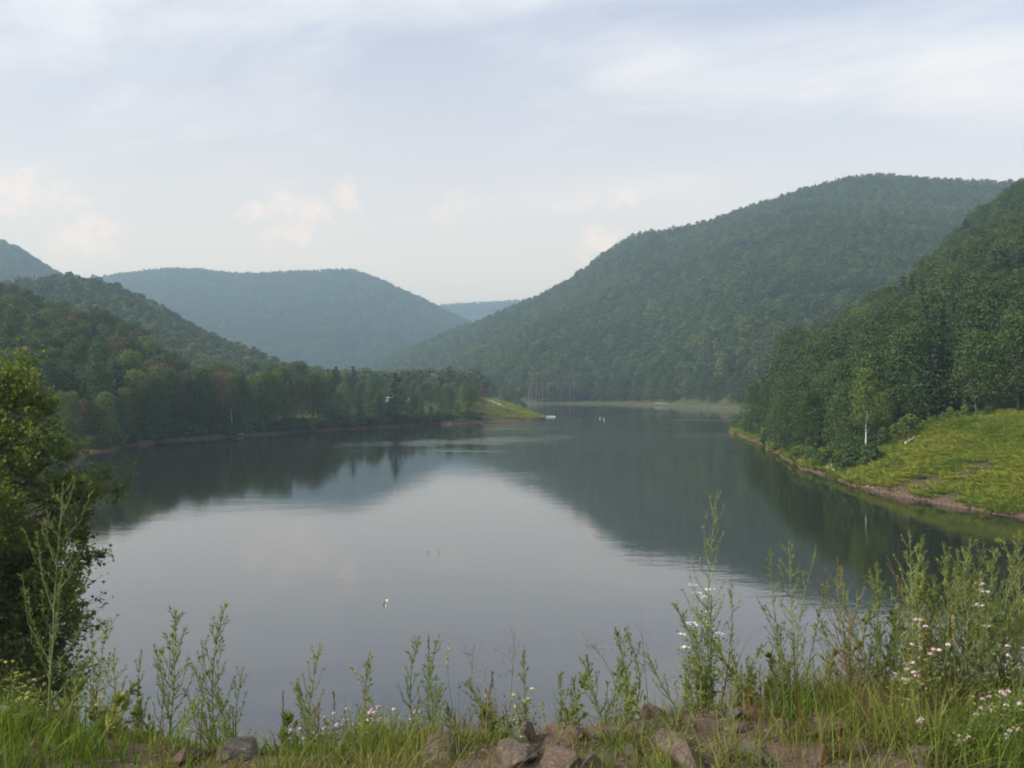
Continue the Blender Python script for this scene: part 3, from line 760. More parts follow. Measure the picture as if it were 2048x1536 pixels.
# ---- right bank woods: front row follows the shore from the point to the grass slope
frow = []
for a, b_ in zip(np.linspace(2.5, 8.2, 38), np.linspace(2.7, 8.4, 38)):
    A = np.array([np.interp(a, range(len(rb_)), [q[k] for q in rb_]) for k in range(3)]); frow.append(A)
frow = frow[::1]
for i, A in enumerate(frow):
    kind = rt.choices(['broad', 'light', 'conifer', 'brown'], [.68, .04, .28, .0])[0]
    f = i / (len(frow) - 1)
    dx_ = rt.uniform(-7.5, -1) if f < .62 else rt.uniform(-2, 3) if f < .8 else rt.uniform(0, 4)
    x, y = A[0] + dx_, A[1] + rt.uniform(-1.5, 3)
    if i < 3: kind = 'conifer'
    z = max(.6, height_at('right', x, y) - .1) if dx_ < 0 else A[2] - .3
    plant_tree(kind, x, y, z, rt.uniform(10, 13.5) if i > 3 else rt.uniform(12, 14), '%s tree, %s from the lakeside point along the right wood edge' % (WORDS[kind], ordinal(i)), 'trees along the right wood edge', rt.uniform(.9, 1.15))
spec_r = [('birch', 1732, 152, 13.5, 'slender birch with a white lower trunk at the right wood edge'),
          ('dead', 1882, 172, 9.0, 'bare grey dead tree with many twigs above the grassy bank'),
          ('dead', 1840, 176, 8.5, 'pale broken dead trunk beside the bare twiggy tree'),
          ('dead', 1852, 180, 12.0, 'tall thin dead trunk behind the pale broken one'),
          ('dead', 1905, 186, 9.5, 'thin bare trunk just right of the bare twiggy tree'),
          ('broad', 1690, 160, 12.0, 'feathery green tree left of the white birch trunk'),
          ('light', 1765, 163, 8.0, 'small bright green tree right of the white birch trunk')]
for (kind, px, D, H, lab) in spec_r:
    x = px2x(px, D); z = height_at('right', x, D)
    plant_tree(kind, x, D, z, H, lab, None, .9)
p = sample('rwood', 6.8, 31, .0, .78, (1380, 2330))
HH = np.array([rt.uniform(12, 18) for _ in p]); px_ = 1024 + F2 * p[:, 0] / p[:, 1]
app = HH / p[:, 1] * ((px_ > 1440) & (px_ < 2090))
order = np.argsort(-app); ind, rest = order[:88], order[88:]
for i in ind:
    kind = rt.choices(['broad', 'light', 'conifer', 'brown'], [.68, .02, .28, .02])[0]
    plant_tree(kind, *p[i], HH[i], '%s tree in the wood above the right bank, %s' % (WORDS[kind], 'low by the grass' if p[i][1] < 185 else 'a little up the slope' if p[i][1] < 215 else 'farther back on the slope'), 'trees of the wood above the right bank', rt.uniform(.95, 1.2))
hs = HH[rest] / 16; wd = hs * rg.uniform(1.0, 1.35, len(rest))
scatter('bank_woodland', p[rest], rg.uniform(0, 6.28, len(rest)), np.column_stack([wd, wd, hs]), rg.choice(10, len(rest), p=[.17, .17, .16, .14, .13, .02, .01, .1, .09, .01]), COL_NEAR, 'dark green wood on the steep hillside above the grassy right bank', 'woodland')

# ---- far shore: trees at the foot of the mountain, some of them dead
def mshore(px): return float(np.interp(px, [a[0] for a in mp], [a[3] for a in mp]))
frow = []; px = 1000.0
while px < 1490:
    frow.append(px); px += rt.uniform(8, 13)
k_dead = 0
for i, px in enumerate(frow):
    D = mshore(px) + rt.uniform(13, 30); x = px2x(px, D); z = 1.8
    dead = 1052 < px < 1150 and rt.random() < .8
    kind = 'dead' if dead else rt.choices(['broad', 'light', 'conifer', 'brown'], [.7, .08, .12, .1])[0]
    lab = ('bare pinkish-brown dead tree on the far shore, %s of them from the left' % ordinal(k_dead)) if dead else '%s tree, %s from the left along the far shore' % (WORDS[kind], ordinal(i))
    k_dead += dead
    plant_tree(kind, x, D, z, rt.uniform(11, 16) if dead else rt.uniform(15, 20), lab, 'dead trees on the far shore' if dead else 'trees along the far shore', 1.15 if dead else rt.uniform(.9, 1.2))
for k in range(13):
    px = 1056 + k * 7.2 + rt.uniform(-3, 3); D = mshore(px) + rt.uniform(11, 17); x = px2x(px, D)
    plant_tree('dead', x, D, 1.5, rt.uniform(11, 15.5), 'bare pinkish-brown tree in the front rank of dead trees, %s from the left' % ordinal(k), 'front rank of dead trees on the far shore', 1.4)
# ---- scattered trees on and behind the grassy point
pt = [(985, 560, 'broad', 9, 'rounded green tree at the back of the grassy point'), (1005, 575, 'light', 8, 'light green small tree at the back of the grassy point'),
      (1022, 570, 'broad', 10, 'dark green tree near the right end of the grassy point'), (1036, 585, 'broad', 8.5, 'green tree at the far right corner of the grassy point'),
      (1046, 590, 'shrub', 4, 'low dark bush at the far right corner of the grassy point'), (1012, 545, 'shrub', 4.5, 'round dark bush in the middle of the grassy point'),
      (950, 540, 'conifer', 13, 'dark pine behind the road on the grassy point'), (925, 600, 'brown', 14, 'brownish tree behind the grassy point woods'),
      (975, 625, 'broad', 13, 'broad green tree behind the grassy point bushes'), (1000, 640, 'brown', 13, 'brown-tinged tree behind the grassy point trees'),
      (1185, 722, 'shrub', 5, 'dark bush on the green far shore strip'), (1240, 718, 'shrub', 4, 'low bush beside the far shore strip woods')]
for (px, D, kind, H, lab) in pt:
    x = px2x(px, D); key = 'point' if D < 700 else 'mount'
    plant_tree(kind, x, D, max(.5, height_at(key, x, D)), H, lab, None, 1.1)

# ---- shrubs of the right bank
sh = [(1700, 149, 4.4, 'large dark bush at the water above the rubble stones'), (1655, 161, 3.2, 'dark bush at the water left of the large one'), (1740, 146, 3.6, 'dark bush just right of the large waterside bush'),
      (1820, 158, 4.2, 'upright bright green bush at the top left of the grass slope'), (1790, 160, 3.0, 'low bush left of the upright bright green one'),
      (1840, 128, 1.2, 'tiny dark bush alone in the middle of the grass slope'), (1600, 174, 3.4, 'bush by the water below the wood edge conifers'), (1560, 200, 3.0, 'bush by the water nearest the lakeside point'),
      (1620, 170, 2.8, 'low bush by the water between two larger ones'), (1900, 160, 2.2, 'low green bush at the wood edge left of the flat meadow'), (1930, 158, 2.4, 'green bush at the wood edge by the flat meadow'),
      (1980, 156, 1.8, 'small green bush on the flat meadow edge far right'), (1530, 230, 2.4, 'small bush on the tip of the lakeside point'), (1675, 156, 2.4, 'small bush right above the rubble stones')]
for i, (px, D, H, lab) in enumerate(sh):
    x = px2x(px, D); plant_tree('shrub', x, D, max(.3, height_at('right', x, D)), H, lab, 'shrubs of the right bank', rt.uniform(.95, 1.2), variant=3 if i in (3, 9, 10) else None)
n = 150; sq = sample('right', 2.3, 41, .36, 1.0, (1440, 2200))
spx = 1024 + F2 * sq[:, 0] / sq[:, 1]; sq = sq[(spx < 1790) & (sq[:, 1] > np.interp(spx, [1480, 1650, 1700, 1790], [100, 100, 152, 160]))]
n = len(sq); scatter('bank_undergrowth', sq, rg.uniform(0, 6.28, n), rg.uniform(.4, 1.1, n), rg.choice(4, n), COL_BUSH, 'low leafy undergrowth below the right wood edge', 'undergrowth')

# ---- grass of the right slope and the point: clumps too many to count
def clump(seed, n, hgt, spread, mat, wdt=.05):
    rg_ = np.random.default_rng(seed); mb = MB()
    a = rg_.uniform(0, 6.28, n); r = spread * np.sqrt(rg_.uniform(0, 1, n)); b_ = np.column_stack([r * np.cos(a), r * np.sin(a), np.full(n, -.08)])
    h_ = hgt * rg_.uniform(.5, 1.1, n); lean = np.column_stack([np.cos(a) * r * .7 + rg_.normal(0, .12, n) * hgt, np.sin(a) * r * .7 + rg_.normal(0, .12, n) * hgt, h_])
    s_ = rg_.uniform(0, 6.28, n); sd_ = np.column_stack([np.cos(s_), np.sin(s_), 0 * s_]) * wdt
    mid = b_ + lean * np.array([.4, .4, .6]); tip = b_ + lean
    V = np.stack([b_ - sd_, b_ + sd_, mid + sd_ * .9, tip, mid - sd_ * .9], 1).reshape(-1, 3)
    mb.add(V, np.arange(5 * n).reshape(n, 5)); return mb.mesh('grass_clump', M[mat])
COL_CL = proto_collection('grass_clump', [clump(i, 60, (.34, .5, .42, .7, .3)[i], .8, 'grass_bank', .075) for i in range(5)])
gs = sample('right', .62, 51, .16, 1.0, (1470, 2200)); gs = gs[gs[:, 2] + 1.3 * vnoise(gs[:, 0], gs[:, 1], .35, 71) > .5]
dens = vnoise(gs[:, 0], gs[:, 1], .12, 33); keepm = (dens < .22) | (np.random.default_rng(3).uniform(0, 1, len(gs)) < .12); gs = gs[keepm]
n = len(gs); hv = .65 + .9 * np.clip(vnoise(gs[:, 0], gs[:, 1], .35, 35) + .3, 0, 1)
scatter('bank_grass', gs, rg.uniform(0, 6.28, n), np.column_stack([rg.uniform(.8, 1.3, n), rg.uniform(.8, 1.3, n), hv]), rg.choice(5, n), COL_CL, 'uneven yellow-green grass on the slope of the right bank', 'grass')
gs = sample('point', 1.5, 52, .1, .8, (880, 1095)); gs = gs[(gs[:, 2] > .7) & (gs[:, 1] < 560)]
n = len(gs); scatter('point_grass', gs, rg.uniform(0, 6.28, n), rg.uniform(.5, .9, n), rg.choice(5, n), COL_CL, 'short green grass on the lakeside point by the ramp', 'grass')

# ---- the leafy tree at the left edge, close to the camera
def near_tree(loc, H, rad, n_leaf, seed, label, lean=(0, 0), reach=None):
    rg_ = np.random.default_rng(seed)
    o = thing('leafy_tree', label, 'tree', loc, group='trees at the left edge')
    tb = MB(); cb = MB(); lb = MB(); tips = []
    k = 9; zz = np.linspace(-.4, H * .93, k); off = np.cumsum(rg_.normal(0, .10, (k, 2)), 0); off[0] = 0
    path = np.column_stack([off[:, 0] + lean[0] * (zz / H) ** 1.3, off[:, 1] + lean[1] * (zz / H) ** 1.3, zz]); tube(tb, path, np.linspace(.16, .03, k), 8)
    nb = 64
    for b_ in range(nb):
        f = .10 + .85 * (b_ + rg_.uniform(0, 1)) / nb; z = f * H; a = b_ * 2.4 + rg_.uniform(-.5, .5)
        L = rad * (math.sin(math.pi * min(.97, .22 + .74 * f)) ** .6) * rg_.uniform(.65, 1.1)
        p0 = np.array([np.interp(z, zz, path[:, 0]), np.interp(z, zz, path[:, 1]), z])
        d = np.array([math.cos(a), math.sin(a), rg_.uniform(.15, .7)])
        e = p0 + d * L; m_ = (p0 + e) / 2 + np.array([0, 0, .10 * L]); tube(lb, [p0, m_, e], [.045, .03, .008], 4)
        for q in range(8):
            u_ = rg_.uniform(.25, 1.0); s0_ = p0 + (e - p0) * u_ + np.array([0, 0, .1 * L * math.sin(u_ * 3.1)])
            e2 = s0_ + rg_.normal(0, .42, 3) * (1.3 - .4 * u_) + np.array([0, 0, .18]); tube(lb, [s0_, e2], [.012, .005], 3); tips.append((s0_, e2))
    if reach is not None:
        for (zf, vec) in reach:
            p0 = np.array([np.interp(zf, zz, path[:, 0]), np.interp(zf, zz, path[:, 1]), zf]); e = p0 + np.array(vec); tube(lb, [p0, (p0 + e) / 2 + [0, 0, -.25], e], [.06, .035, .01], 4)
            for q in range(13):
                u_ = rg_.uniform(.35, 1.03); s0_ = p0 + (e - p0) * u_ + np.array([0, 0, -.25 * math.sin(u_ * 3.1)]); e2 = s0_ + rg_.normal(0, .33, 3) + [0, 0, .1]; tube(lb, [s0_, e2], [.012, .005], 3); tips.append((s0_, e2))
    tips = np.array(tips); i = rg_.integers(0, len(tips), n_leaf); u_ = rg_.uniform(.1, 1.15, (n_leaf, 1))
    cen = tips[i, 0] + (tips[i, 1] - tips[i, 0]) * u_ + rg_.normal(0, .13, (n_leaf, 3))
    leaf_quads(cb, cen, rg_.normal(size=(n_leaf, 3)) * .8 + np.array([[0.1, -.2, .8]]), .085 * rg_.uniform(.6, 1.25, n_leaf), .068 * rg_.uniform(.6, 1.2, n_leaf), rg_)
    obj('trunk', tb.mesh('trunk', M['bark'], True), o); obj('limb', lb.mesh('limb', M['bark'], True), o)['kind'] = 'stuff'
    obj('crown', cb.mesh('crown', M['leaf_near']), o)
    return o
near_tree((-17.7, 36.0, 4.4), 10.2, 3.0, 22000, 401, 'bright leafy tree at the left edge with branches reaching over the water', (-.9, 0), [(5.4, (4.0, .6, .5)), (6.1, (3.3, 1.2, .1)), (4.0, (2.9, .5, -.6)), (3.0, (2.6, -.4, -.9)), (2.0, (2.3, .2, -.9))])
near_tree((-20.9, 37.5, 4.8), 10.0, 3.0, 10000, 402, 'leafy tree cut off by the left edge, behind the bright one')
near_tree((-18.6, 32.5, 4.6), 6.4, 2.0, 6500, 403, 'low dark leafy tree at the left edge below the bright one')
near_tree((-15.6, 33.5, 0.5), 7.2, 1.7, 6500, 405, 'slim leafy tree low at the left edge, nearest the camera')
near_tree((-17.4, 35.0, 1.8), 7.0, 2.1, 8500, 406, 'bushy leafy tree at the waterline under the bright one')
near_tree((-22.8, 43.0, 3.6), 8.0, 2.3, 9000, 404, 'young leafy tree at the waterline beyond the bright one')


# ================================================================= lakeside details
def cyl_between(mb, a, b_, r0, r1=None, sides=8, mat=0):
    tube(mb, [a, tuple((np.array(a) + np.array(b_)) / 2), b_], [r0, (r0 + (r1 or r0)) / 2, r1 or r0], sides, mat)

# gravel road down to the ramp, laid on the point
Gp = LOFT['point'].reshape(-1, 3)
def on_point(px, D): 
    x = px2x(px, D); return (x, D, max(-.2, height_at('point', x, D)) + .06)
def road(name, pts, wid, mat):
    c = catmull([on_point(*p) for p in pts], 26); d = nrm(np.gradient(c, axis=0)); n_ = np.column_stack([-d[:, 1], d[:, 0], 0 * d[:, 0]])
    w_ = np.linspace(wid[0], wid[1], 26)[:, None]
    rows_ = [c + n_ * w_ * k for k in (-1, -.5, 0, .5, 1)]
    for r_ in rows_:
        for k in range(26): r_[k, 2] = max(-.2, height_at('point', r_[k, 0], r_[k, 1])) + .10
    V = np.stack(rows_, 1).reshape(-1, 3); mb = MB()
    ii_ = np.arange(25)[:, None] * 5 + np.arange(4)[None]; mb.add(V, np.stack([ii_, ii_ + 1, ii_ + 6, ii_ + 5], -1).reshape(-1, 4))
    return tag(obj(name, mb.mesh(name, M[mat], True)), kind='structure')
road('gravel_road', [(955, 500), (975, 470), (1000, 445), (1025, 425), (1045, 415)], (3.4, 3.6), 'gravel')
road('boat_ramp', [(1045, 414), (1060, 412), (1075, 411), (1092, 410)], (3.6, 4.2), 'gravel')

def dock(px, D, L, W_, rz, label):
    x = px2x(px, D); o = thing('dock', label, 'dock', (x, D, .0), (0, 0, rz), group='docks by the ramp')
    npl = 10
    for k in range(npl):
        mb = MB(); y0 = -L / 2 + k * L / npl; box(mb, (y0 + .03, -W_ / 2, .42), (y0 + L / npl - .03, W_ / 2, .48)); obj('plank', mb.mesh('plank', M['white']), o)
    for sy in (-1, 1):
        mb = MB(); box(mb, (-L / 2, sy * W_ / 2 - .12, -.2), (L / 2, sy * W_ / 2 + .12, .40)); obj('float', mb.mesh('float', M['white']), o)
    for sx in (-1, 1):
        mb = MB(); cyl_between(mb, (sx * L * .42, W_ / 2 + .2, -1.5), (sx * L * .42, W_ / 2 + .2, 1.2), .07); obj('post', mb.mesh('post', M['dark']), o)
dock(1052, 466, 8.0, 2.0, .15, 'white floating dock on the far side of the ramp')
dock(1094, 425, 7.0, 1.6, .1, 'white floating dock off the tip of the ramp')
# stacked pale slab at the ramp head
for i_, (px, D, r_) in enumerate([(1078, 428, 1.5), (1084, 430, 1.1), (1066, 420, .9)]):
    pass

def buoy(px, py, label):
    D = CAMZ * F2 / (py - 768); o = thing('buoy', label, 'buoy', (px2x(px, D), D, 0), group='white buoys in the lake')
    mb = MB(); zz = np.array([-.3, .0, .22, .5, .8, .88]); tube(mb, np.column_stack([0 * zz, 0 * zz, zz]), [.10, .13, .13, .10, .08, .04], 12); obj('body', mb.mesh('body', M['white'], True), o)
    mb = MB(); tube(mb, [(0, 0, .42), (0, 0, .5)], [.125, .12], 12); obj('band', mb.mesh('band', M['dark'], True), o)
buoy(1200, 838, 'white buoy, left of the two floating off the far shore')
buoy(1208, 840, 'white buoy, right of the two floating off the far shore')

def camper(px, D, rz, L, label):
    x = px2x(px, D); z = height_at('left', x, D); o = thing('camper', label, 'camper', (x, D, z), (0, 0, rz), group='campers behind the shore trees')
    bm = bmesh.new(); bmesh.ops.create_cube(bm, size=1.0)
    for v in bm.verts: v.co = Vector((v.co.x * L, v.co.y * 2.4, v.co.z * 2.4 + 1.9))
    bmesh.ops.bevel(bm, geom=list(bm.edges), offset=.25, segments=3, affect='EDGES'); me = bpy.data.meshes.new('body'); bm.to_mesh(me); bm.free(); me.materials.append(M['white']); obj('body', me, o)
    for k in (-.3, .05, .33):
        mb = MB(); box(mb, (k * L - .5, -1.24, 1.9), (k * L + .5, -1.19, 2.6)); obj('window', mb.mesh('window', M['dark']), o)
    mb = MB(); box(mb, (-.15 * L - .35, -1.24, .8), (-.15 * L + .35, -1.19, 2.7)); obj('door', mb.mesh('door', M['white']), o)
    for sx in (-.12, .1):
        for sy in (-1, 1):
            mb = MB(); tube(mb, [(sx * L, sy * 1.15 - .1, .38), (sx * L, sy * 1.15 + .1, .38)], [.38, .38], 14); obj('wheel', mb.mesh('wheel', M['dark'], True), o)
camper(768, 408, .1, 8.5, 'white camper with dark windows half hidden by the tall dark pine')
camper(812, 416, -.2, 6.5, 'white camper just right of the tall dark pine')
camper(655, 400, .3, 6.0, 'white camper glimpsed through trees left of the pines')

def log(name, a, b_, r0, label, seed, mat='driftwood', branches=3):
    rg_ = np.random.default_rng(seed); a = np.array(a, float); b_ = np.array(b_, float); t_ = np.linspace(0, 1, 7)[:, None]
    path = (b_ - a) * t_ + rg_.normal(0, r0 * .5, (7, 3)); o = thing(name, label, 'log', tuple(a))
    mb = MB(); tube(mb, path, np.linspace(r0, r0 * .55, 7), 8); obj('trunk', mb.mesh('trunk', M[mat], True), o)
    for k in range(branches):
        p0 = path[2 + k]; e = p0 + rg_.normal(0, 1, 3) * np.linalg.norm(b_ - a) * .1 + np.array([0, 0, r0 * 3]); mb = MB(); tube(mb, [p0, e], [r0 * .35, r0 * .1], 5); obj('branch', mb.mesh('branch', M[mat], True), o)
def gp_(key, px, D, dz=.1): x = px2x(px, D); return (x, D, height_at(key, x, D) + dz)
log('fallen_log', P(1310, 658, 1.4), P(1345, 637, 1.4), .22, 'long pale fallen log lying on the far shore', 1)
log('fallen_log', gp_('right', 1812, 148, .5), gp_('right', 1828, 152, .5), .17, 'short whitish log on the grass slope of the right bank', 2, branches=1)
log('driftwood_log', gp_('right', 1652, 156, .5), gp_('right', 1668, 151, .5), .16, 'whitish driftwood log on top of the rubble stones', 3)
log('driftwood_log', P(487, lshore(487) + 1.5, .5), P(462, lshore(462) + 3, .9), .18, 'pale driftwood lying at the left waterline below the birch', 4)
log('driftwood_log', (-24.5, 52, .35), (-22.6, 49, .12), .05, 'pale driftwood at the near left waterline below the leafy tree', 5)
log('driftwood_log', (-28.5, 59, .7), (-26.8, 57, .5), .05, 'thin bleached stick on the bare bank under the leafy tree', 6, branches=1)

# twigs standing out of the still water
def water_twig(px, py, pts, label):
    D = CAMZ * F2 / (py - 768); mb = MB(); tube(mb, [(a * 1.0, 0, b_) for a, b_ in pts], np.linspace(.022, .010, len(pts)), 5)
    o = obj('water_twig', mb.mesh('water_twig', M['dark'], True), loc=(px2x(px, D), D, 0)); tag(o, label, 'twig', 'twigs standing in the water')
water_twig(857, 1106, [(-.10, -.1), (-.05, .10), (.08, .16), (.14, .05), (.16, -.05)], 'bent dark twig in the open water, left one of two')
water_twig(879, 1107, [(.08, .28), (-.10, .06), (-.04, .0), (.04, -.1)], 'forked dark twig in the open water, right one of two')

# ================================================================= stones
def rock_mesh(seed, sub=2, flat=.6):
    rr_ = random.Random(seed); bm = bmesh.new()
    for k in range(9):
        v = Vector((rr_.gauss(0, 1), rr_.gauss(0, 1), rr_.gauss(0, 1))).normalized(); bm.verts.new((v.x * rr_.uniform(.8, 1.1), v.y * rr_.uniform(.6, .9), v.z * flat * rr_.uniform(.8, 1.1)))
    r_ = bmesh.ops.convex_hull(bm, input=list(bm.verts))
    bmesh.ops.delete(bm, geom=[v for v in bm.verts if not v.link_faces], context='VERTS')
    bmesh.ops.bevel(bm, geom=list(bm.edges), offset=.05, segments=1, affect='EDGES', clamp_overlap=True)
    bmesh.ops.triangulate(bm, faces=list(bm.faces))
    if sub: bmesh.ops.subdivide_edges(bm, edges=list(bm.edges), cuts=1)
    for v in bm.verts:
        n_ = mnoise.noise(v.co * 2.2 + Vector((seed * 3.1, 0, 0))) * .035 + mnoise.noise(v.co * 7 + Vector((0, seed, 0))) * .022
        v.co += v.co.normalized() * n_
    me = bpy.data.meshes.new('stone'); bm.to_mesh(me); bm.free(); return me
ROCKS = [rock_mesh(i) for i in range(10)]
for me in ROCKS: me.materials.append(M['rock'])
ROCKS_FAR = [rock_mesh(40 + i, 0) for i in range(5)]
for me in ROCKS_FAR: me.materials.append(M['rock_far'])
rr = random.Random(12)
def fg_xy(px, py):       # where the line of sight through a pixel meets the embankment top
    D = 4.5
    for _ in range(12):
        z = float(ground_z(px2x(px, D), D)); D = (CAMZ - z) * F2 / (py - 768)
        D = min(max(D, 3.9), float(crest(px2x(px, min(D, 6)))) + .35)
    return px2x(px, D), D, float(ground_z(px2x(px, D), D))
# (px, py of the stone's middle, width in px, label)
stones = [(470, 1505, 130, 'grey stone at the lower left beyond the lush grass'), (545, 1482, 105, 'pointed grey-brown stone left of the pink flowers'), (640, 1508, 130, 'wide stone below the left pink flowers'),
 (712, 1498, 110, 'rounded stone right below the left pink flowers'), (768, 1478, 90, 'stone half hidden behind dry grass right of the left pink flowers'), (380, 1512, 110, 'low dark stone among the grass at the lower left'),
 (985, 1452, 120, 'brown upright stone at the water edge in the middle'), (1020, 1508, 150, 'flat stone under the resting butterfly'), (1085, 1478, 150, 'broad grey stone right behind the resting butterfly'), (1135, 1462, 110, 'pale grey stone right of the broad one behind the butterfly'),
 (1110, 1522, 120, 'stone at the bottom edge right of the butterfly'), (1180, 1528, 90, 'dark stone in the hollow right of the butterfly'), (1262, 1503, 75, 'small square stone right of the dark hollow'), (1310, 1424, 75, 'reddish stone at the edge left of the tall weed'),
 (1345, 1485, 120, 'brown stone below the reddish one'), (1372, 1522, 180, 'large flat stone with a pale seam at the bottom edge'), (1455, 1504, 100, 'stone at the foot of the tall weed'), (1525, 1510, 115, 'lichen-topped stone at the bottom right of the tall weed'),
 (1500, 1463, 85, 'grey stone above the lichen-topped one'), (1470, 1425, 70, 'small brown stone behind the foot of the tall weed'), (1535, 1396, 85, 'stone at the edge right of the tall weed'), (1622, 1398, 115, 'pale slab under the forked weed'),
 (1605, 1432, 70, 'small dark stone in front of the pale slab'), (1640, 1512, 105, 'stone with a whitish top ridge at the bottom right'), (1655, 1465, 120, 'reddish-brown flat stone in the middle of the bare ground'), (1705, 1432, 100, 'brown stone right of the bare ground'),
 (1815, 1414, 95, 'square stone with a dark face left of the dense weeds'), (1730, 1500, 110, 'stone at the bottom half under orange grass'), (1800, 1478, 120, 'long low stone below the square one'), (1860, 1518, 110, 'stone under the white-pink flowers at the bottom right'),
 (1570, 1450, 80, 'small flat stone between the weeds on the bare ground'), (1415, 1452, 90, 'flat stone left behind the tall weed'), (1220, 1470, 80, 'stone half buried in grass right of the pale grey one'), (880, 1500, 140, 'stone buried under dry grass in the middle'), (930, 1478, 90, 'stone left of the brown upright one')]
for i_, (px, py, wpx, lab) in enumerate(stones):
    x, y, z = fg_xy(px, min(py + 8, 1532)); s_ = wpx / F2 * y * .5
    o = obj('stone', ROCKS[i_ % 10], None, (x, y, z + s_ * .10), (rr.uniform(-.25, .25), rr.uniform(-.25, .25), rr.uniform(0, 6.28)), (s_ * rr.uniform(.95, 1.15), s_ * rr.uniform(.9, 1.1), s_ * rr.uniform(.75, 1.0)))
    tag(o, lab, 'stone', 'riprap stones')
# the riprap goes on down the slope towards the water
n_ = 0
for k in range(40):
    x = rr.uniform(-3.6, 4.2); y = float(crest(x)) + rr.uniform(.15, 2.2); s_ = rr.uniform(.12, .28)
    o = obj('stone', ROCKS[rr.randrange(10)], None, (x, y, float(ground_z(x, y)) + s_ * .1), (rr.uniform(-.3, .3), rr.uniform(-.3, .3), rr.uniform(0, 6.28)), (s_, s_ * rr.uniform(.8, 1.1), s_ * rr.uniform(.6, .9)))
    tag(o, 'riprap stone on the embankment slope just below the edge', 'stone', 'riprap stones below the edge')
# rubble on the right shore
for k in range(70):
    f = abs(rr.gauss(0, .35)); px = 1690 + rr.gauss(0, 30); D0 = float(np.interp(px, [1485, 1520, 1560, 1600, 1650, 1740, 1850, 2048], [270, 231, 191, 168, 155, 131, 119, 104])); D = D0 + rr.uniform(.8, 6) * (1 if px < 1720 else .6)
    x = px2x(px, D); s_ = rr.uniform(.25, .6)
    o = obj('boulder', ROCKS_FAR[rr.randrange(5)], None, (x, D, max(.05, height_at('right', x, D)) + .05), (rr.uniform(-.4, .4), rr.uniform(-.4, .4), rr.uniform(0, 6.28)), (s_, s_, s_ * .8))
    tag(o, 'small grey-brown boulder in the rubble at the foot of the right bank', 'boulder', 'rubble boulders on the right shore')
for k in range(60):
    px = rr.uniform(1500, 2040); D = float(np.interp(px, [1485, 1520, 1560, 1600, 1650, 1740, 1850, 2048], [270, 231, 191, 168, 155, 131, 119, 104])) + rr.uniform(.6, 2.4); x = px2x(px, D); s_ = rr.uniform(.10, .3)
    o = obj('boulder', ROCKS_FAR[rr.randrange(5)], None, (x, D, max(.0, height_at('right', x, D)) + .03), (0, 0, rr.uniform(0, 6.28)), (s_, s_, s_ * .7))
    tag(o, 'small stone strewn along the bare right shoreline', 'stone', 'stones along the right shoreline')

COL_ST = proto_collection('shore_stone', ROCKS_FAR)
def shore_line(pts, n, seed, spread):
    rg_ = np.random.default_rng(seed); t_ = rg_.uniform(0, len(pts) - 1.001, n); i = t_.astype(int); f = (t_ - i)[:, None]; q = np.asarray(pts, float)[:, :2]
    return q[i] * (1 - f) + q[i + 1] * f + rg_.normal(0, spread, (n, 2))
for nm, pts, n, key, lab in (('right_shore_stones', ra[3:12], 1500, 'right', 'pebbles and small stones scattered along the right waterline'), ('left_shore_stones', [q[:2] for q in r1][4:], 1800, 'left', 'pebbles and small stones scattered along the left waterline'), ('near_shore_stones', [q[:2] for q in b1], 700, 'lbank', 'pebbles along the near left waterline')):
    q = shore_line(pts, n, n, .9); zz_ = np.array([height_at(key, a, b_) for a, b_ in q]); ok = zz_ > -.35; q, zz_ = q[ok], zz_[ok]; n = len(q); rg_ = np.random.default_rng(n)
    scatter(nm, np.column_stack([q, zz_]), rg_.uniform(0, 6.28, n), rg_.uniform(.05, .26, n) ** 1.0, rg_.choice(5, n), COL_ST, lab, 'stones')

rg_ = np.random.default_rng(91); n = 3200; gx = rg_.uniform(-3.3, 3.8, n); gy = crest(gx) + rg_.uniform(-1.3, .9, n)
scatter('embankment_gravel', np.column_stack([gx, gy, ground_z(gx, gy)]), rg_.uniform(0, 6.28, n), rg_.uniform(.004, .028, n) * rg_.uniform(.4, 1.2, n), rg_.choice(5, n), COL_ST, 'loose gravel and stone chips between the embankment stones', 'gravel')

# ================================================================= foreground plants
def blade_set(mb, base, tip_vec, wdt, bend, rg_, mat=0, segs=3):
    """curved tapering grass blades: base (n,3), tip_vec (n,3)"""
    n = len(base); sd_ = rg_.uniform(0, 6.28, n); side = np.column_stack([np.cos(sd_), np.sin(sd_), 0 * sd_]); wdt = np.broadcast_to(wdt, n)[:, None]
    bdir = np.column_stack([tip_vec[:, 0], tip_vec[:, 1], 0 * sd_]); V = []
    for k in range(segs + 1):
        f = k / segs; c = base + tip_vec * np.array([[f ** 1.7, f ** 1.7, f - .22 * f * f]]) ; ww = wdt * (1 - f) ** .6 * (1 if k < segs else 0)
        V += [c - side * ww, c + side * ww] if k < segs else [c]
    V = np.stack(V, 1); m_ = V.shape[1]; idx = np.arange(n)[:, None] * m_
    for k in range(segs - 1): mb.add(np.zeros((0, 3)), np.zeros((0, 4), int)) if False else None
    F4 = np.concatenate([idx + np.array([[2 * k, 2 * k + 1, 2 * k + 3, 2 * k + 2]]) for k in range(segs - 1)]); F3 = idx + np.array([[m_ - 3, m_ - 2, m_ - 1]])
    n0 = mb.n; mb.V.append(V.reshape(-1, 3)); mb.n += V.shape[0] * m_
    mb.F.append(F4 + n0); mb.M.append(np.full(len(F4), mat)); mb.F.append(F3 + n0); mb.M.append(np.full(len(F3), mat))

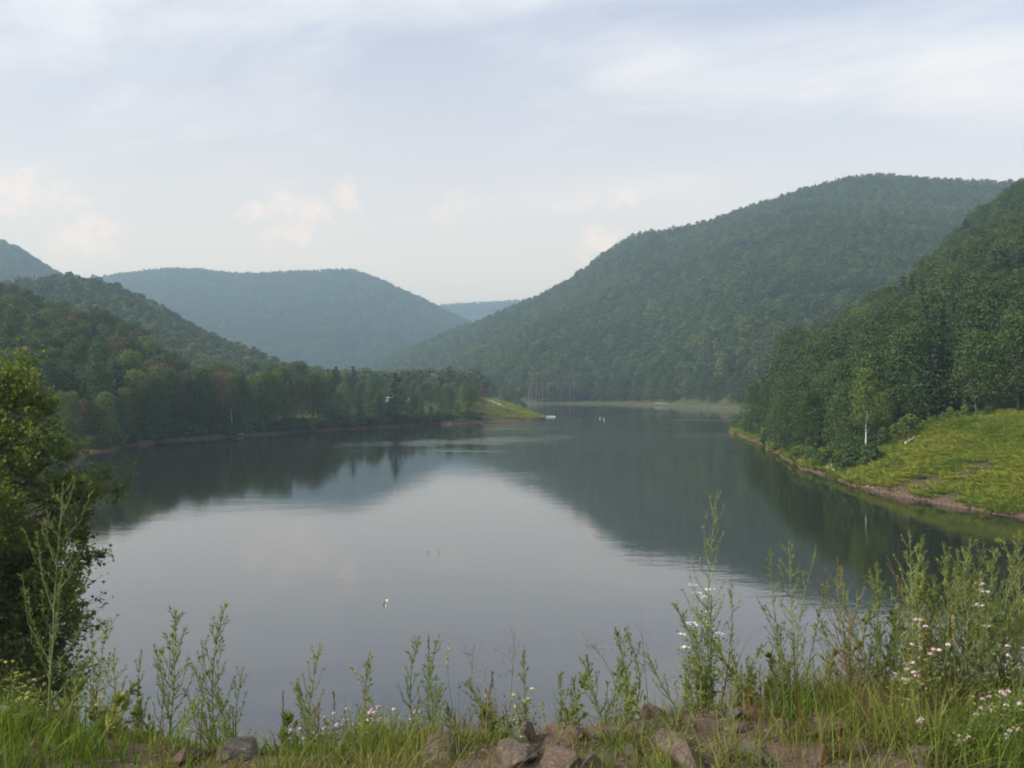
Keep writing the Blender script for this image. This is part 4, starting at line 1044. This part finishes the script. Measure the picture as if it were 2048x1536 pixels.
def grass_field(name, n, seed, xr, off, hgt, mat, label, dens=None, wdt=.0032, lean=.45, gate=(.36, 3.0), per=16, tr=.045):
    rg_ = np.random.default_rng(seed); nt = n // per * 4; x = rg_.uniform(xr[0], xr[1], nt); y = crest(x) + rg_.uniform(off[0], off[1], nt)
    cl = vnoise(x, y, 1.9, seed) + .5
    ok = rg_.uniform(0, 1, nt) < np.clip((cl - gate[0]) * gate[1], .02, 1) * (dens(x, y) if dens else 1); x, y, cl = x[ok], y[ok], cl[ok]
    m_ = min(len(x), n // per); x, y, cl = x[:m_], y[:m_], cl[:m_]
    th = hgt * rg_.uniform(.4, 1.25, m_) * (.6 + .7 * cl) * np.clip(.9 + 2.4 * vnoise(x, y, 1.3, seed + 5), .35, 1.9); k_ = per
    X_ = np.repeat(x, k_); Y_ = np.repeat(y, k_); H_ = np.repeat(th, k_); n = len(X_)
    a = rg_.uniform(0, 6.28, n); r_ = tr * np.abs(rg_.normal(0, 1, n)); l_ = H_ * np.abs(rg_.normal(.12, lean, n)); h_ = H_ * rg_.uniform(.35, 1.15, n); a2 = a + rg_.normal(0, .7, n)
    bx_, by_ = X_ + r_ * np.cos(a), Y_ + r_ * np.sin(a)
    mb = MB(); blade_set(mb, np.column_stack([bx_, by_, ground_z(bx_, by_) - .02]), np.column_stack([np.cos(a2) * l_, np.sin(a2) * l_, h_]), wdt * rg_.uniform(.6, 1.3, n), .2, rg_)
    return tag(obj(name, mb.mesh(name, M[mat])), label, 'grass', kind='stuff')
L_ = lambda x, a, b_: np.clip((x - a) / (b_ - a), 0, 1)
bare = lambda x: 1 - .4 * np.exp(-((x - 1.25) / .55) ** 2)
grass_field('grass', 24000, 61, (-3.2, 3.6), (-1.2, .9), .21, 'grass', 'mixed green grass along the edge of the embankment', lambda x, y: .9 * bare(x))
grass_field('lush_grass', 11000, 62, (-3.4, -.75), (-1.3, .5), .22, 'grass_lush', 'lush bright green grass at the lower left', lambda x, y: .08 + .95 * (1 - L_(x, -1.75, -1.15)), .0036, .4, (.1, 3.0))
grass_field('dry_grass', 4500, 63, (-1.6, 2.4), (-1.1, .7), .23, 'grass_dry', 'dry yellowish-brown grass between the stones', lambda x, y: .18 + .8 * np.exp(-((x + .15) / .45) ** 2) + .3 * np.exp(-((x - 1.7) / .35) ** 2), .0024, .6, (.30, 3.0))
grass_field('weedy_grass', 15000, 64, (1.35, 3.8), (-1.3, 1.0), .30, 'grass', 'dense tangled green growth at the lower right', lambda x, y: .05 + .95 * L_(x, 1.55, 2.1), .0028, .55, (.15, 3.0))
grass_field('orange_grass', 650, 65, (1.1, 2.1), (-1.0, .3), .30, 'grass_rust', 'thin rusty orange grass stems over the bare ground', None, .0018, .35, (.3, 3.0), 6)

WEEDS = [0]
def weed(base, tip, label, seed, nbr=18, blen=.26, leaf=.030, dens=1.0, stem_mat='weed_stem', leaf_mat_='weed', bud=None, group='wild weeds on the embankment', name='tall_weed', open_=.55, r0=.0042, leafw=.15):
    """slender weed with upswept side shoots and narrow leaves; base / tip are world points"""
    rg_ = np.random.default_rng(seed); base = np.array(base, float); tip = np.array(tip, float) - base; H = np.linalg.norm(tip)
    o = thing(name, label, 'weed', tuple(base), group=group)
    sb = MB(); fb = MB(); bb = MB(); k = 9; f = np.linspace(0, 1, k)[:, None]
    bow = np.array([rg_.normal(0, .055), rg_.normal(0, .05), 0]) * H; leafw = leafw * rg_.uniform(.7, 1.5); leaf = leaf * rg_.uniform(.8, 1.3); blen = blen * rg_.uniform(.8, 1.3); open_ = open_ * rg_.uniform(.75, 1.35)
    path = tip * f + bow * np.sin(f * math.pi) + rg_.normal(0, .004, (k, 3)) * H * .4; path[0] = [0, 0, -.03]
    tube(sb, path, np.linspace(r0, .0011, k), 5)
    def at(u): return np.array([np.interp(u, f[:, 0], path[:, q]) for q in range(3)])
    C_, N_, U_, S_ = [], [], [], []
    def leaves(p0, d, n, spread, ln):
        for _ in range(n):
            a = rg_.uniform(0, 6.28); rad_ = np.cross(d, [math.cos(a), math.sin(a), .3]); rad_ /= max(np.linalg.norm(rad_), 1e-6)
            v = d * rg_.uniform(.45, 1.1) + rad_ * rg_.uniform(.4, 1.0) * spread; v /= np.linalg.norm(v); l_ = ln * rg_.uniform(.5, 1.25)
            C_.append(p0 + v * l_ * .5); U_.append(v); S_.append(l_ * .5); N_.append(np.cross(v, rg_.normal(size=3)))
    up = nrm(tip[None])[0]
    for q in range(int(60 * dens)):
        u = rg_.uniform(.04, .99); leaves(at(u), up, 1 + (u > .75), 1.0, leaf * (1.35 - .75 * u))
    for b_ in range(nbr):
        u = .12 + .83 * (b_ + rg_.uniform(0, 1)) / nbr; p0 = at(u); a = b_ * 2.4 + rg_.uniform(-.5, .5)
        L = H * blen * (1.12 - u) ** .75 * rg_.uniform(.55, 1.15); out_ = np.array([math.cos(a), math.sin(a), 0])
        m_ = p0 + out_ * L * open_ * .62 + up * L * .45; e = p0 + out_ * L * open_ * rg_.uniform(.75, 1.05) + up * L * 1.0
        tube(sb, [p0, m_, e], [.0026, .0020, .0012], 3); dd = nrm((e - p0)[None])[0]
        for q in range(int(max(4, 40 * L / .25) * dens)):
            t_ = rg_.uniform(.08, 1.02); pp = (1 - t_) ** 2 * p0 + 2 * t_ * (1 - t_) * m_ + t_ * t_ * e; leaves(pp, dd, 1, .8, leaf * rg_.uniform(.55, .95))
        if bud:
            for q in range(bud[1]): bb_c = e + rg_.normal(0, bud[2], 3); leaf_quads(bb, bb_c[None] + rg_.normal(0, .003, (4, 3)), rg_.normal(size=(4, 3)), bud[3], bud[3] * .8, rg_)
        else: leaves(e, dd, 7, .35, leaf * .62)
    for q in range(26): leaves(at(rg_.uniform(.80, 1.0)), up, 1, .55, leaf * .62)
    C_, N_, U_, S_ = map(np.array, (C_, N_, U_, S_))
    n = len(C_); Nn = nrm(N_); W = np.cross(Nn, U_); w_ = np.maximum(S_ * leafw, .0011)[:, None]
    V = np.stack([C_ - U_ * S_[:, None], C_ + W * w_ - U_ * S_[:, None] * .1, C_ + U_ * S_[:, None], C_ - W * w_ - U_ * S_[:, None] * .1], 1).reshape(-1, 3); fb.add(V, np.arange(4 * n).reshape(n, 4))
    obj('stem', sb.mesh('stem', M[stem_mat], True), o); obj('foliage', fb.mesh('foliage', M[leaf_mat_]), o)
    if bud: obj('blossom', bb.mesh('blossom', M[bud[0]]), o)
    WEEDS[0] += 1; return o
def wtip(px, py, D): return (px2x(px, D), D, zpy(py, D))
def wbase(px, D): x = px2x(px, D); return (x, D, float(ground_z(x, D)))
tall = [ # tip px, tip py, base px, distance, shoots, spread, label
 (126, 962, 95, 4.55, 22, .30, 'tallest weed at the left with upswept bud-tipped shoots'), (350, 1222, 334, 4.85, 18, .28, 'weed with open shoots, left one of the two tall ones left of centre'), (450, 1208, 440, 4.95, 20, .24, 'weed with a narrow tip, right one of the two tall ones left of centre'),
 (404, 1282, 396, 5.0, 12, .24, 'slim weed between the two tall ones left of centre'), (216, 1238, 190, 4.95, 14, .3, 'branching weed in front of the near left waterline'), (181, 1240, 172, 5.1, 10, .25, 'thin weed just right of the tallest left weed'), (226, 1305, 232, 4.8, 12, .25, 'short weed between the left waterline weed and its taller neighbour'),
 (283, 1300, 290, 5.0, 12, .25, 'slim weed left of the open-shoot weed'), (308, 1290, 312, 4.75, 10, .22, 'thin dark weed touching the open-shoot weed'), (486, 1335, 474, 4.9, 10, .25, 'leaning weed right of the narrow-tipped weed'), (640, 1290, 622, 4.75, 14, .24, 'weed standing alone above the left pink flowers'),
 (738, 1310, 728, 4.75, 14, .2, 'weed with a dense tip above the right end of the pink flowers'), (840, 1270, 846, 4.8, 16, .2, 'left stem of the leafy weed clump at centre'), (880, 1268, 878, 4.85, 16, .2, 'right stem of the leafy weed clump at centre'), (856, 1322, 862, 4.7, 14, .22, 'short stem inside the leafy weed clump at centre'),
 (1047, 1297, 1056, 4.8, 12, .22, 'slim weed right of the centre grass stalks'), (1118, 1350, 1116, 4.9, 9, .2, 'short pale weed behind the resting butterfly'), (1146, 1356, 1150, 4.9, 9, .2, 'short weed with yellow tips right of the pale one'), (1233, 1262, 1250, 4.95, 16, .24, 'weed with several stems left of the tall weed'), (1247, 1256, 1262, 5.05, 12, .2, 'thin weed stem close behind the several-stemmed one'),
 (1437, 978, 1424, 5.0, 30, .20, 'very tall feathery weed with a bare pointed tip at the right'), (1350, 1210, 1402, 4.9, 10, .18, 'dark slim weed leaning left at the foot of the tall weed'), (1462, 1160, 1440, 5.1, 8, .15, 'thin weed leaning right beside the tall weed'), (1422, 1196, 1416, 4.95, 14, .25, 'bushy weed hidden in the base of the tall weed'),
 (1541, 1095, 1592, 5.05, 8, .14, 'left arm of the forked weed with a clubbed tip'), (1577, 1085, 1594, 5.0, 26, .20, 'main stem of the forked bushy weed'), (1632, 1098, 1598, 5.05, 9, .13, 'right arm of the forked weed with a clubbed tip'), (1512, 1192, 1560, 5.1, 8, .18, 'thin weed left behind the forked weed'), (1656, 1160, 1606, 5.1, 7, .12, 'lowest right arm beside the forked weed'), (1560, 1250, 1570, 4.9, 14, .25, 'bushy weed at the left foot of the forked weed'), (1640, 1240, 1634, 5.0, 14, .25, 'bushy weed at the right foot of the forked weed'),
 (1755, 1125, 1770, 5.2, 12, .2, 'weed with few shoots left of the dense right clump'), (1818, 1063, 1822, 5.1, 24, .22, 'tall weed, leftmost of the dense right clump'), (1847, 1072, 1850, 5.2, 22, .22, 'weed, second from the left in the dense right clump'), (1886, 1086, 1880, 5.1, 20, .24, 'weed, third from the left in the dense right clump'), (1913, 1102, 1905, 5.0, 20, .22, 'weed, fourth from the left in the dense right clump'),
 (1942, 1080, 1938, 5.15, 22, .22, 'weed, fifth from the left in the dense right clump'), (1969, 1085, 1960, 5.2, 18, .22, 'weed, sixth from the left in the dense right clump'), (1992, 1100, 1990, 5.05, 20, .22, 'weed, seventh from the left in the dense right clump'), (2037, 1062, 2026, 5.1, 24, .2, 'tall weed at the right edge of the dense right clump'), (1690, 1280, 1700, 5.1, 12, .25, 'leafy weed between the forked weed and the right clump')]
for i_, (tx, ty, bx, D, nb_, bl, lab) in enumerate(tall):
    bold = i_ == 0
    weed(wbase(bx, D), wtip(tx, ty, D), lab, 700 + i_, nb_, bl, .034 if bold else .034, 1.0, open_=.75 if bold else .6, r0=.0065 if bold else .0042, leafw=.10 if bold else .145)
rw = random.Random(31)
for k in range(130):      # smaller ones filling in
    z_ = rw.random()
    px = rw.uniform(1690, 2090) if z_ < .55 else rw.uniform(20, 520) if z_ < .75 else rw.uniform(1200, 1690) if z_ < .92 else rw.uniform(560, 1200)
    D = float(crest(px2x(px, 5))) + rw.uniform(-.35, .35); h_ = rw.uniform(.28, .80) if px > 1690 else rw.uniform(.14, .34)
    b_ = wbase(px, D); tp = (b_[0] + rw.gauss(0, .30) * h_, b_[1] + rw.gauss(0, .15) * h_, b_[2] + h_)
    zone = 'in the dense growth at the right' if px > 1690 else 'among the tall weeds at the left' if px < 520 else 'around the feet of the tall right weeds' if px > 1200 else 'beside the centre stones'
    kd = rw.random()
    if kd < .5: weed(b_, tp, 'small feathery green weed ' + zone, 800 + k, rw.randrange(10, 16), .34, .034, .9, group='small feathery weeds ' + zone, name='small_weed')
    elif kd < .75: weed(b_, tp, 'small broad-leaved weed ' + zone, 800 + k, rw.randrange(5, 9), .22, .060, .45, group='small broad-leaved weeds ' + zone, name='broad_leaved_weed', leafw=.30, open_=.9)
    else: weed(b_, tp, 'withered brown weed stalk ' + zone, 800 + k, rw.randrange(6, 12), .30, .020, .25, 'seed_brown', 'grass_dry', group='withered weeds ' + zone, name='withered_weed', open_=.8)

# seed-headed grass stalks
def stalk(base, tip, label, seed, mat, bow=(0, 0, 0), head=.16, hr=.005, wispy=False):
    rg_ = np.random.default_rng(seed); base = np.array(base); v = np.array(tip) - base; o = thing('grass_stalk', label, 'grass', tuple(base), group='seeding grass stalks')
    f = np.linspace(0, 1, 9)[:, None]; path = v * f + np.array(bow) * (np.sin(f * math.pi)); path[0, 2] -= .03; sb = MB(); tube(sb, path, np.linspace(.0018, .0008, 9), 4)
    hb = MB(); 
    for q in range(90 if not wispy else 26):
        u = 1 - head * rg_.uniform(0, 1) ** 1.1 / max(np.linalg.norm(v), .1) * 1.0; p0 = np.array([np.interp(u, f[:, 0], path[:, q2]) for q2 in range(3)])
        if wispy:
            e = p0 + rg_.normal(0, .045, 3) + [0, 0, .03]; tube(hb, [p0, e], [.0007, .0005], 3); leaf_quads(hb, e[None], rg_.normal(size=(1, 3)), .004, .003, rg_)
        else:
            c = p0 + rg_.normal(0, hr * .55, 3); leaf_quads(hb, c[None], rg_.normal(size=(1, 3)), hr, hr * .45, rg_)
    lb = MB(); n = 5; a = rg_.uniform(0, 6.28, n); h_ = np.linalg.norm(v) * rg_.uniform(.25, .5, n); blade_set(lb, np.zeros((n, 3)) + [0, 0, -.02], np.column_stack([np.cos(a) * h_ * .5, np.sin(a) * h_ * .5, h_]), .0028, .2, rg_)
    obj('stem', sb.mesh('stem', M['grass_dry' if mat != 'green' else 'weed_stem'], True), o); obj('blossom', hb.mesh('seed_head', M[mat]), o); obj('foliage', lb.mesh('leaf_blade', M['grass']), o)
st = [(897, 1288, 925, 4.7, 'seed_tan', (-.03, 0, .05), .15, 'pale tan grass head drooping left at centre'), (857, 1272, 885, 4.75, 'seed_brown', (-.02, 0, .02), .13, 'brownish grass head beside the leafy centre clump'), (968, 1334, 978, 4.65, 'seed_tan', (0, 0, .0), .14, 'upright tan grass head right of centre'), (985, 1342, 978, 4.7, 'seed_brown', (0, 0, 0), .08, 'short reddish grass head touching the upright tan one'),
 (697, 1330, 790, 4.6, 'seed_tan', (-.04, 0, .10), .2, 'long tan grass head arching to the left'), (566, 1382, 566, 4.9, 'seed_brown', (0, 0, 0), .16, 'dark narrow grass head alone at the left of the pink flowers'), (603, 1384, 602, 4.7, 'seed_brown', (0, 0, 0), .1, 'dark grass head inside the left pink flowers'), (667, 1382, 672, 4.7, 'seed_brown', (0, 0, 0), .09, 'reddish-brown grass head above the pink flowers'),
 (1795, 1152, 1850, 4.9, 'seed_brown', (-.04, 0, .04), .2, 'orange-brown grass stalk leaning left in the right clump'), (1962, 1145, 1985, 4.9, 'seed_tan', (-.03, 0, .03), .12, 'tan grass head in the right clump'), (1690, 1300, 1740, 4.85, 'seed_brown', (-.04, 0, .02), .2, 'dark red grass leaning left of the right clump'), (1705, 1308, 1752, 4.8, 'seed_brown', (-.04, 0, .02), .2, 'dark red grass close right of its leaning twin'),
 (1838, 1240, 1846, 4.6, 'seed_tan', (0, 0, 0), .14, 'straw-coloured upright grass head in the right growth'), (1720, 1345, 1730, 4.6, 'seed_brown', (0, 0, 0), .15, 'short rusty grass head on the bare ground'), (1905, 1230, 1915, 4.7, 'seed_tan', (0, 0, 0), .14, 'pale grass head deep in the right clump'), (1080, 1398, 1096, 4.65, 'seed_tan', (0, 0, 0), .12, 'thick pale yellow grass head above the resting butterfly'), (1238, 1440, 1240, 4.5, 'seed_tan', (0, 0, 0), .09, 'short yellow grass head right of the dark hollow'), (640, 1402, 650, 4.6, 'seed_tan', (-.02, 0, .02), .09, 'thin straw head in front of the left pink flowers')]
for i_, (tx, ty, bx, D, mt, bw, hd, lab) in enumerate(st): stalk(wbase(bx, D), wtip(tx, ty, D), lab, 900 + i_, mt, bw, hd)
for i_, (tx, ty, bx, D, bw, lab) in enumerate([(1030, 1265, 1015, 4.9, (0, 0, 0), 'dark wiry stalk with a fine open top right of centre'), (1170, 1292, 1262, 4.9, (-.02, 0, .12), 'fine reddish stalk arching left above the water'), (946, 1295, 938, 4.85, (0, 0, 0), 'thin dark stalk with a tiny tip at centre'), (1283, 1262, 1300, 5.1, (0, 0, 0), 'fine wispy stalk right of the several-stemmed weed'), (990, 1400, 1000, 4.8, (0, 0, 0), 'short dark bent stalk beside the brown upright stone')]): stalk(wbase(bx, D), wtip(tx, ty, D), lab, 940 + i_, 'seed_brown', bw, .22, wispy=True)

# flowering plants
def flower(base, label, seed, mat, heads, H, spread, hr, group, name, umbel=False):
    rg_ = np.random.default_rng(seed); o = thing(name, label, 'flower', tuple(base), group=group); sb = MB(); fb = MB()
    for k in range(heads):
        a = rg_.uniform(0, 6.28); r_ = spread * rg_.uniform(.1, 1); e = np.array([r_ * math.cos(a), r_ * .6 * math.sin(a), H * rg_.uniform(.7, 1.1)]); m_ = e * [.35, .35, .55]
        tube(sb, [(0, 0, -.03), tuple(m_), tuple(e)], [.002, .0015, .001], 4); n = 26; d = nrm(rg_.normal(size=(n, 3)))
        hb = MB()
        if umbel: d[:, 2] = np.abs(d[:, 2]) * .25; leaf_quads(hb, e + d * [hr * 1.3, hr * 1.3, hr], np.array([[0, 0, 1.]]) + .3 * rg_.normal(size=(n, 3)), hr * .26, hr * .22, rg_)
        else: d[:, 2] = np.abs(d[:, 2]) * .7; leaf_quads(hb, e + d * hr, d + .4 * rg_.normal(size=(n, 3)), hr * .42, hr * .26, rg_)
        obj('blossom', hb.mesh('blossom', M[mat]), o)
        for q in range(34):
            u = rg_.uniform(.1, .92); p0 = (1 - u) ** 2 * np.zeros(3) + 2 * u * (1 - u) * m_ + u * u * e + rg_.normal(0, .03, 3); leaf_quads(fb, p0[None], np.array([[0, 0, 1.]]) + .6 * rg_.normal(size=(1, 3)), .011 * rg_.uniform(.7, 1.3), .006, rg_)
    obj('stem', sb.mesh('stem', M['weed_stem'], True), o); obj('foliage', fb.mesh('foliage', M['weed']), o)
pk = [(600, 4.75, .20, 'pink vetch, leftmost of the pink flowers left of centre'), (628, 4.7, .20, 'pink vetch, second from the left left of centre'), (660, 4.72, .22, 'pink vetch, third from the left left of centre'), (690, 4.66, .20, 'pink vetch, fourth from the left left of centre'), (715, 4.7, .22, 'pink vetch, fifth from the left left of centre'), (745, 4.65, .2, 'pink vetch, sixth from the left left of centre'), (770, 4.7, .22, 'pink vetch, seventh from the left left of centre'), (815, 4.7, .2, 'pink vetch nearest the leafy centre clump'),
 (1398, 5.0, .22, 'pink vetch at the left foot of the tall weed'), (1500, 5.1, .24, 'bright pink vetch at the edge right of the tall weed'), (1830, 4.9, .42, 'pink vetch highest in the right growth'), (1822, 4.7, .34, 'pink vetch low at the left side of the right growth'), (1875, 4.8, .38, 'pale pink vetch in the middle of the right growth'), (1790, 4.8, .22, 'pink vetch beside the square dark-faced stone'),
 (2035, 4.7, .36, 'pale pink vetch at the right edge, upper one'), (2030, 4.5, .22, 'pale pink vetch at the right edge, middle one'), (1965, 4.45, .20, 'pale pink vetch in the right growth, lower middle'), (1990, 4.5, .22, 'lilac-pink vetch right of the lower middle one'), (1855, 4.35, .14, 'whitish-pink vetch cluster at the bottom right, left one'), (1920, 4.3, .10, 'whitish-pink vetch cluster at the bottom right, right one'), (2022, 4.3, .13, 'pale vetch in the bottom right corner')]
for i_, (px, D, H, lab) in enumerate(pk): flower(wbase(px, D), lab, 1000 + i_, 'pink', 4, H, .07, .011, 'pink vetch flowers', 'vetch_flower')
wh = [(1395, 5.05, .58, 'white umbel flower at the left side of the tall weed, highest'), (1372, 5.0, .42, 'white umbel flower low left of the tall weed'), (1425, 5.0, .44, 'white umbel flower in front of the tall weed'), (1962, 5.0, .55, 'small white umbel flower inside the right clump'), (1010, 4.8, .14, 'small white flower beside the brown upright stone')]
for i_, (px, D, H, lab) in enumerate(wh): flower(wbase(px, D), lab, 1050 + i_, 'whitepetal', 5, H, .07, .018, 'white umbel flowers', 'umbel_flower', True)
yl = [(20, 4.7, .30, 'yellow mustard flower in the left corner, leftmost'), (52, 4.75, .26, 'yellow mustard flower in the left corner, second'), (60, 4.6, .18, 'low yellow flower in the lush grass at the left'), (1046, 4.75, .24, 'yellow flower right of the reddish grass head'), (205, 4.7, .22, 'tiny yellow flowers left of centre in the weeds')]
for i_, (px, D, H, lab) in enumerate(yl): flower(wbase(px, D), lab, 1080 + i_, 'yellow', 5, H, .05, .009, 'yellow flowers', 'yellow_flower')

# butterflies
def butterfly(loc, rot, size, ang, label):
    o = thing('butterfly', label, 'butterfly', loc, rot, group='pale butterflies')
    mb = MB(); tube(mb, [(0, -.5 * size, 0), (0, 0, .02 * size), (0, .45 * size, 0)], [.03 * size, .055 * size, .03 * size], 6); obj('body', mb.mesh('body', M['dark'], True), o)
    for sx in (-1, 1):
        for nm, pts in (('forewing', [(0, .1), (.35, .75), (.95, .8), (1.0, .45), (.6, .0), (0, -.02)]), ('hindwing', [(0, .02), (.6, -.05), (.85, -.4), (.6, -.75), (.2, -.6), (0, -.2)])):
            V = [(sx * x * size * math.cos(ang), y * size, x * size * math.sin(ang) + (0.0 if nm == 'forewing' else -.004)) for x, y in pts]
            V2 = [(a, b_, c - .0008) for a, b_, c in V]; mb = MB(); n = len(V); mb.add(V, [list(range(n))]); mb.add(V2, [list(range(n))[::-1]]); obj(nm, mb.mesh(nm, M['wing']), o)
x, y, z = fg_xy(1043, 1490); butterfly((x, y - .05, zpy(1488, y - .05)), (R(35), R(-20), R(60)), .030, R(62), 'pale yellow butterfly resting on the stone at the bottom centre')
butterfly(wtip(768, 1208, 3.6), (R(70), R(15), R(20)), .019, R(70), 'pale butterfly in flight above the water left of centre')

# ---- haze: one even body of air around the whole place
mb = MB(); box(mb, (-7000, -1500, -4.5), (7000, 7500, 350))
m, t = new_mat('haze_air')
pvn = t.node('ShaderNodeVolumePrincipled', ins={'Color': (0.60, 0.82, 1.0, 1), 'Density': 2.65e-4, 'Anisotropy': 0.25})
o_ = t.node('ShaderNodeOutputMaterial'); t.l.new(pvn.outputs[0], o_.inputs['Volume'])
hz = obj('haze', mb.mesh('haze', m)); tag(hz, 'pale summer haze filling the valley air', 'haze', kind='stuff')
